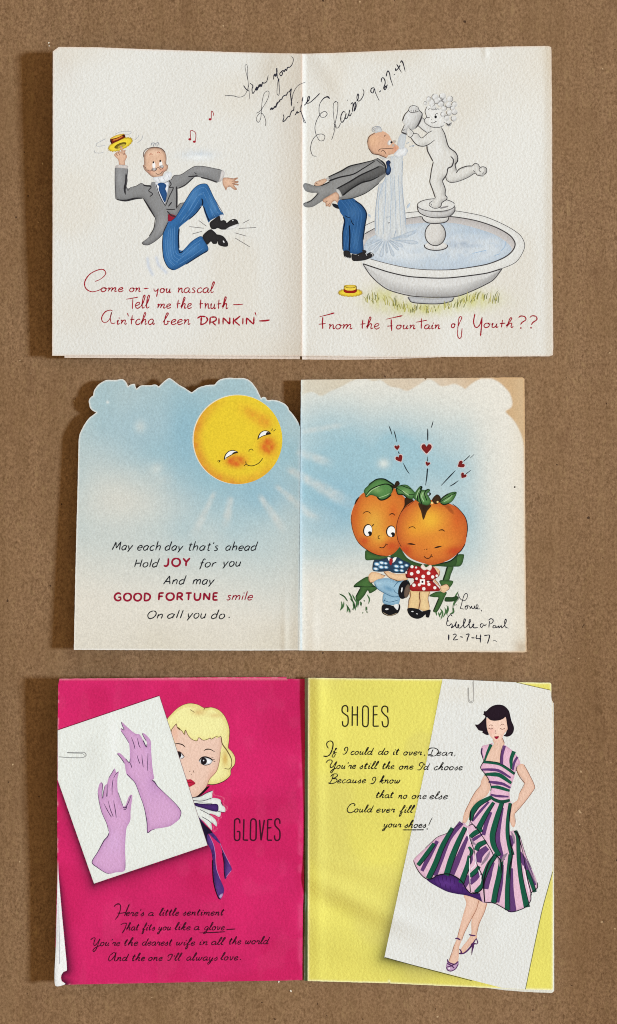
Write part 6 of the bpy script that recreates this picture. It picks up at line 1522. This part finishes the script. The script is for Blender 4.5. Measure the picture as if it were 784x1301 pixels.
PURPLES = [(Kq("470,85 420,140 374,198"), [2, 2.8, 2]), (Kq("484,145 456,210 438,278"), [2.4, 4, 4]), (Kq("550,120 530,220 522,300 536,370 552,424"), [2.4, 3.8, 4.6, 4.8, 4.2]), (Kq("588,282 600,310 598,346"), [4, 6, 3]),
           (Kq("488,432 464,500 450,590"), [6, 9, 6]), (Kq("550,450 542,560 520,668"), [2.4, 3.2, 3.8]), (Kq("600,470 598,600 606,722"), [3.4, 5.6, 8.4]), (Kq("648,378 690,460 740,568"), [3.6, 6.6, 5, 2]),
           (Kq("366,314 400,292 430,274"), [3.2, 3.4, 2]), (Kq("408,436 418,390 462,350"), [6.5, 7.5, 5]), (Kq("368,392 366,420 360,446"), [3, 4, 2.5]), (Kq("360,556 392,526 418,498"), [5, 5.8, 4]), (Kq("354,512 342,550 326,580"), [3.5, 5.2, 4]),
           (Kq("172,312 130,390 82,486"), [3.6, 4.8, 3.6]), (Kq("312,206 240,300 190,420 154,512"), [5, 4.8, 5.6, 6]), (Kq("348,286 320,350 286,430 252,512"), [3, 4.8, 6, 5.6])]
GREENS = [(Kq("480,58 410,98 374,146 364,192"), [4, 6, 6.5, 4]), (Kq("496,88 450,160 406,244"), [3.4, 5.4, 6.8]), (Kq("545,86 512,190 490,280 498,340 528,396"), [4.8, 6.4, 7.2, 6.8, 5.4]), (Kq("592,92 579,180 576,260 586,330 602,392"), [3.6, 3.8, 4.2, 5, 5.6]),
          (Kq("512,388 470,448 440,520 428,576"), [5, 6, 5.6, 4]), (Kq("540,416 530,500 508,600 496,668"), [5, 6.4, 6.6, 6.6]), (Kq("594,390 582,500 576,600 576,712"), [5, 5, 5.8, 6.2]), (Kq("622,252 636,290 642,420 656,540 688,694"), [4, 4.6, 5, 6, 7.4]), (Kq("688,480 714,548 734,606"), [3.6, 4.8, 4.4]),
          (Kq("360,288 390,264 428,244"), [4.6, 6, 5]), (Kq("394,366 410,336 452,314"), [5.4, 6.4, 5]), (Kq("354,346 368,372 362,396"), [3, 4.4, 3]), (Kq("358,516 392,486 412,458"), [5, 5.8, 3.6]), (Kq("392,610 430,568"), 5), (Kq("356,396 344,456 308,556"), [4, 6, 7]),
          (Kq("152,326 100,398 58,452"), [4.4, 5.4, 4.6]), (Kq("258,236 200,340 160,440 118,530"), [4.4, 6, 6.6, 6.6]), (Kq("332,232 290,320 250,420 222,510"), [4.8, 6.4, 7.4, 7])]
stripes(PURPLES, PP, 1.28, False)
stripes(GREENS, GN, .96)
# grey modelling on the folds, then ink lines
gy = (150, 128, 142)
a.lines([(cc("230,480 200,460 180,420"), [2, 3.6, 1.6]), (cc("345,530 320,580 270,650"), [2, 4.2, 2]), (cc("490,545 460,580 440,620"), [2, 3.8, 2]), (cc("520,370 540,420 548,470"), [1.6, 3.4, 1.6]), (cc("400,580 416,600 422,660"), [1, 2.2, 1]), (cc("640,600 680,700 726,800"), [1, 1.6, 1])], gy, 2, .4)
a.lines([(cc("150,340 172,420 210,520 236,640 280,740 284,830 250,870 190,878"), [1.2, 1.4, 1.0, .9, 1.2, 1.4, 1.2, 1.0]), (cc("182,290 240,350 320,470 364,545 372,570"), [1.0, 1.2, 1.0, 1.1, 1.2]), (cc("376,560 330,640 300,740 292,830 300,960"), [1.0, 1.6, 1.8, 1.8, 1.4]), (cc("386,565 420,590 438,640 434,720"), [1, 1.6, 1.6, 1]), (cc("522,520 528,580 510,650 500,760"), [1.4, 1.8, 1.4, .8]),
         (cc("500,155 504,250 500,340 510,460 526,520"), [.8, 1, .9, 1.3, 1.6]), (cc("545,365 566,380 590,440 620,560 650,740 680,860 688,900"), [1.6, 1.4, .8, .9, 1.2, 1.4, 1.2]), (cc("186,190 182,226 180,290"), [1.6, 1.6, 1.2]), (cc("168,320 200,310 230,350"), [1.2, 1.0, .8]), (cc("300,955 380,965 460,1006 520,1036 600,1016 652,985 682,938 686,880 736,838 736,790"), 1.1),
         (Dq("60,664 80,722 130,802 190,852 250,848 300,818 400,802 480,828 550,880 596,956 650,1002 720,992"), [.6, .9, 1.0, 1.2, 1.3, 1.4, 1.5, 1.5, 1.4, 1.3, 1.1, 1.0]), (Dq("600,330 625,440 640,480"), .9), (Dq("640,560 625,760 638,990"), [.8, 1.2, 1.2]), (Dq("180,540 300,430 400,388 500,318 568,280"), .6), (cc("690,680 640,560 590,400"), .6)], (22, 18, 26), 1)
a.lines([(Dq("604,330 622,440 640,490"), [.8, 1.4, 1]), (Dq("690,600 690,700 640,760"), [.8, 1.3, .8]), (Dq("720,760 745,860 736,900"), [.8, 1.4, .8]), (Dq("630,640 628,760 634,900"), .9), (cc("620,650 650,790 672,900"), [.6, 1.3, .8])], (246, 232, 238), 1)
a.lines([(Bq("256,1014 310,1050 380,1070 464,1054"), [3.0, 4.2, 4.4, 3.8])], (24, 74, 56), 4, .8)
a.build("striped_skirt", C3, lady2, M_FELTINK)
a = Art(h3y, 30)
PSH = (86, 44, 92)
Eq = lambda s: Q(*ZEE, s)
a.fill(Eq("230,870 250,900 300,916 338,892 340,920 310,970 270,990 230,980 214,950 222,910"), (196, 160, 190), (120, 80, 120), 1.2, .5)
a.lines([(Eq("305,662 330,658 362,676"), 2.0), (Eq("446,618 480,628 514,630"), 1.8), (Eq("228,868 240,900 300,920 340,890"), 1.6), (Eq("222,910 260,930 300,960"), 1.6), (Eq("300,920 260,940 220,950"), 1.4), (Eq("216,950 232,982 268,990 312,966 340,916"), 1.2),
         (Eq("350,764 372,800 344,812"), 1.6), (Eq("344,816 400,806 460,750 520,660"), [1.4, 2.0, 2.2, 1.2]), (Eq("460,750 490,716 518,710"), [2, 4.0, 2.6]), (Eq("494,720 482,770 474,828"), [3.6, 1.8, .9]), (Eq("520,655 536,700 516,720"), 1.2)], PSH, 1.5)
a.dots([(540 + 246 / 8, 1110 + 962 / 8, 1.2)], 1.2, (240, 226, 232))
a.build("shoes", C3, lady2, M_FELTINK)

a = Art(h3y, 10)
ZSh = (425, 885)
DKY = (44, 40, 26)
st = [(Q(*ZSh, s), 1.75) for s in ("134,158 134,112 120,94 98,94 80,112 80,154 110,182 136,204 138,270 124,296 104,302 86,292 80,250", "182,98 180,298", "234,98 232,298", "182,186 234,186", "286,120 298,98 318,96 338,108 344,130 342,280 328,304 304,304 288,288 286,120", "396,98 394,300", "396,98 440,98", "396,186 438,184", "394,302 450,300", "542,164 540,114 524,100 504,98 486,112 482,150 510,186 540,214 546,270 536,300 514,308 494,298 484,250")]
a.lines(st, DKY, 1.3, .9)
a.build("printed_title", C3, C3.e, M_FELTINK, "dark condensed word SHOES")
a = Art(h3y, 12)
Z4a, Z4b = (405, 940), (500, 940)
st = [(Q(*Z4a, "100,88 84,62 84,30 110,12 136,18 146,46 136,100 112,150 80,168 44,164"), [1.2, 1.3, 1.2, 1.2, 1.4, 1.4, 1.6, 1.5, 1.6, 1.8]), (Q(*Z4a, "144,128 170,104 184,84 172,88 156,130 136,166 150,176 168,150 160,132 186,130"), 1.1),
      (Q(*Z4a, "276,116 262,104 268,84 288,74 296,92 284,124 262,146 240,142"), 1.2), (Q(*Z4a, "72,236 96,208 130,206 136,226 118,258 122,282 146,272 168,238 184,222 168,262 150,306 130,336 120,326 140,304 180,288"), 1.2),
      (Q(*Z4a, "120,374 150,348 184,348 190,366 162,386 140,396 176,396 186,416 160,438 120,444 102,440 108,430"), 1.2), (Q(*Z4a, "150,350 136,400 112,440"), 1.2), (Q(*Z4a, "556,416 546,402 556,384 576,380 580,402 566,430 546,446 524,440"), 1.2),
      (Q(*Z4a, "356,672 370,660 350,646 316,662 290,706 300,734 330,740 362,722"), 1.2),
      (Q(*Z4b, "350,110 372,86 420,84 452,104 452,138 420,162 380,164 354,156 366,148 400,158"), 1.15), (Q(*Z4b, "402,96 388,130 376,158"), 1.2), (Q(*Z4b, "278,270 262,256 272,236 292,230 304,246 290,278 268,304 240,304"), 1.2), (Q(*Z4b, "318,240 310,262"), 1.1), (Q(*Z4b, "318,148 310,166"), 1.2), (Q(*Z4b, "628,150 620,168"), 1.2),
      (Q(*Z4b, "92,915 200,915 310,914"), 1.3), (Q(*Z4b, "396,788 376,826 356,872"), [.9, 1.0, .9]), (Q(*Z4b, "342,906"), 1.5)]
st += ww([("could", 446, 475, 958.8, 4.4), ("do", 481, 494.6, 958.8, 4.4), ("it", 499.6, 507.8, 958.9, 4.4), ("over", 513, 536, 959.4, 4.4), ("ear", 555, 575.6, 960, 4.4),
          ("ou're", 428, 452.2, 976.6, 4.4), ("still", 456.6, 481.4, 976.8, 4.4), ("the", 486, 501, 977, 4.4), ("one", 507.4, 525.2, 977.5, 4.4), ("d", 538.8, 546.4, 977.8, 4.2), ("choose", 551.8, 587.8, 978.2, 4.4),
          ("ecause", 429, 465, 994.8, 4.4), ("know", 482, 509, 995.2, 4.5), ("that", 478, 500.8, 1013.8, 4.4), ("no", 506, 518.2, 1014.6, 4.4), ("one", 523.6, 542, 1014.8, 4.4), ("else", 546, 569, 1015.2, 4.4),
          ("ould", 450.6, 474.8, 1032, 4.4), ("ever", 478.6, 501.8, 1032.2, 4.4), ("fill", 507.4, 527, 1032.6, 4.4), ("your", 486, 510, 1051, 4.3), ("shoes", 513.8, 540.8, 1051.6, 4.4)])
a.lines(st, (36, 33, 30), 1.15, wob=.3)
a.build("printed_verse", C3, C3.e, M_FELTINK, "black script verse: If I could do it over, Dear")

# ---- crumbs lying on the board
def crumb(px, py, s, seed, label):
    r_ = random.Random(seed)
    bm_v = []
    import bmesh
    bm = bmesh.new()
    bmesh.ops.create_icosphere(bm, subdivisions=1, radius=1)
    for v in bm.verts:
        k = r_.uniform(.65, 1.25)
        v.co = Vector((v.co.x * k * s, v.co.y * k * s * 1.5, max(v.co.z, -.5) * k * s * .6))
    me = bpy.data.meshes.new("paper_crumb")
    bm.to_mesh(me); bm.free()
    a_ = me.color_attributes.new("paint", 'FLOAT_COLOR', 'POINT')
    a_.data.foreach_set("color", np.tile(np.append(lin((232, 222, 200)), 1.0), (len(me.vertices), 1)).ravel().astype(np.float32))
    me.materials.append(M_FELT)
    o = bpy.data.objects.new("paper_crumb", me)
    COL.objects.link(o)
    x, y = P(px, py, 0)
    o.location = (x, y, -0.0004 + s * .3)
    o.rotation_euler = (0, 0, r_.uniform(0, 3))
    o["label"] = label; o["category"] = "paper crumb"; o["group"] = "pale crumbs on the kraft board"
for px, py, s, sd, lb in ((61.6, 54.4, .0004, 1, "tiny pale crumb above the clipped corner of the cream dancing-man card"), (62.4, 58.2, .0003, 2, "smallest pale crumb just under another, by the cream card's clipped corner"),
                          (354, 1247.6, .0005, 3, "pale crumb touching the lower edge of the magenta page"), (369.4, 1259, .0005, 4, "pale crumb on bare board below the fold of the magenta and yellow card")):
    crumb(px, py, s, sd, lb)
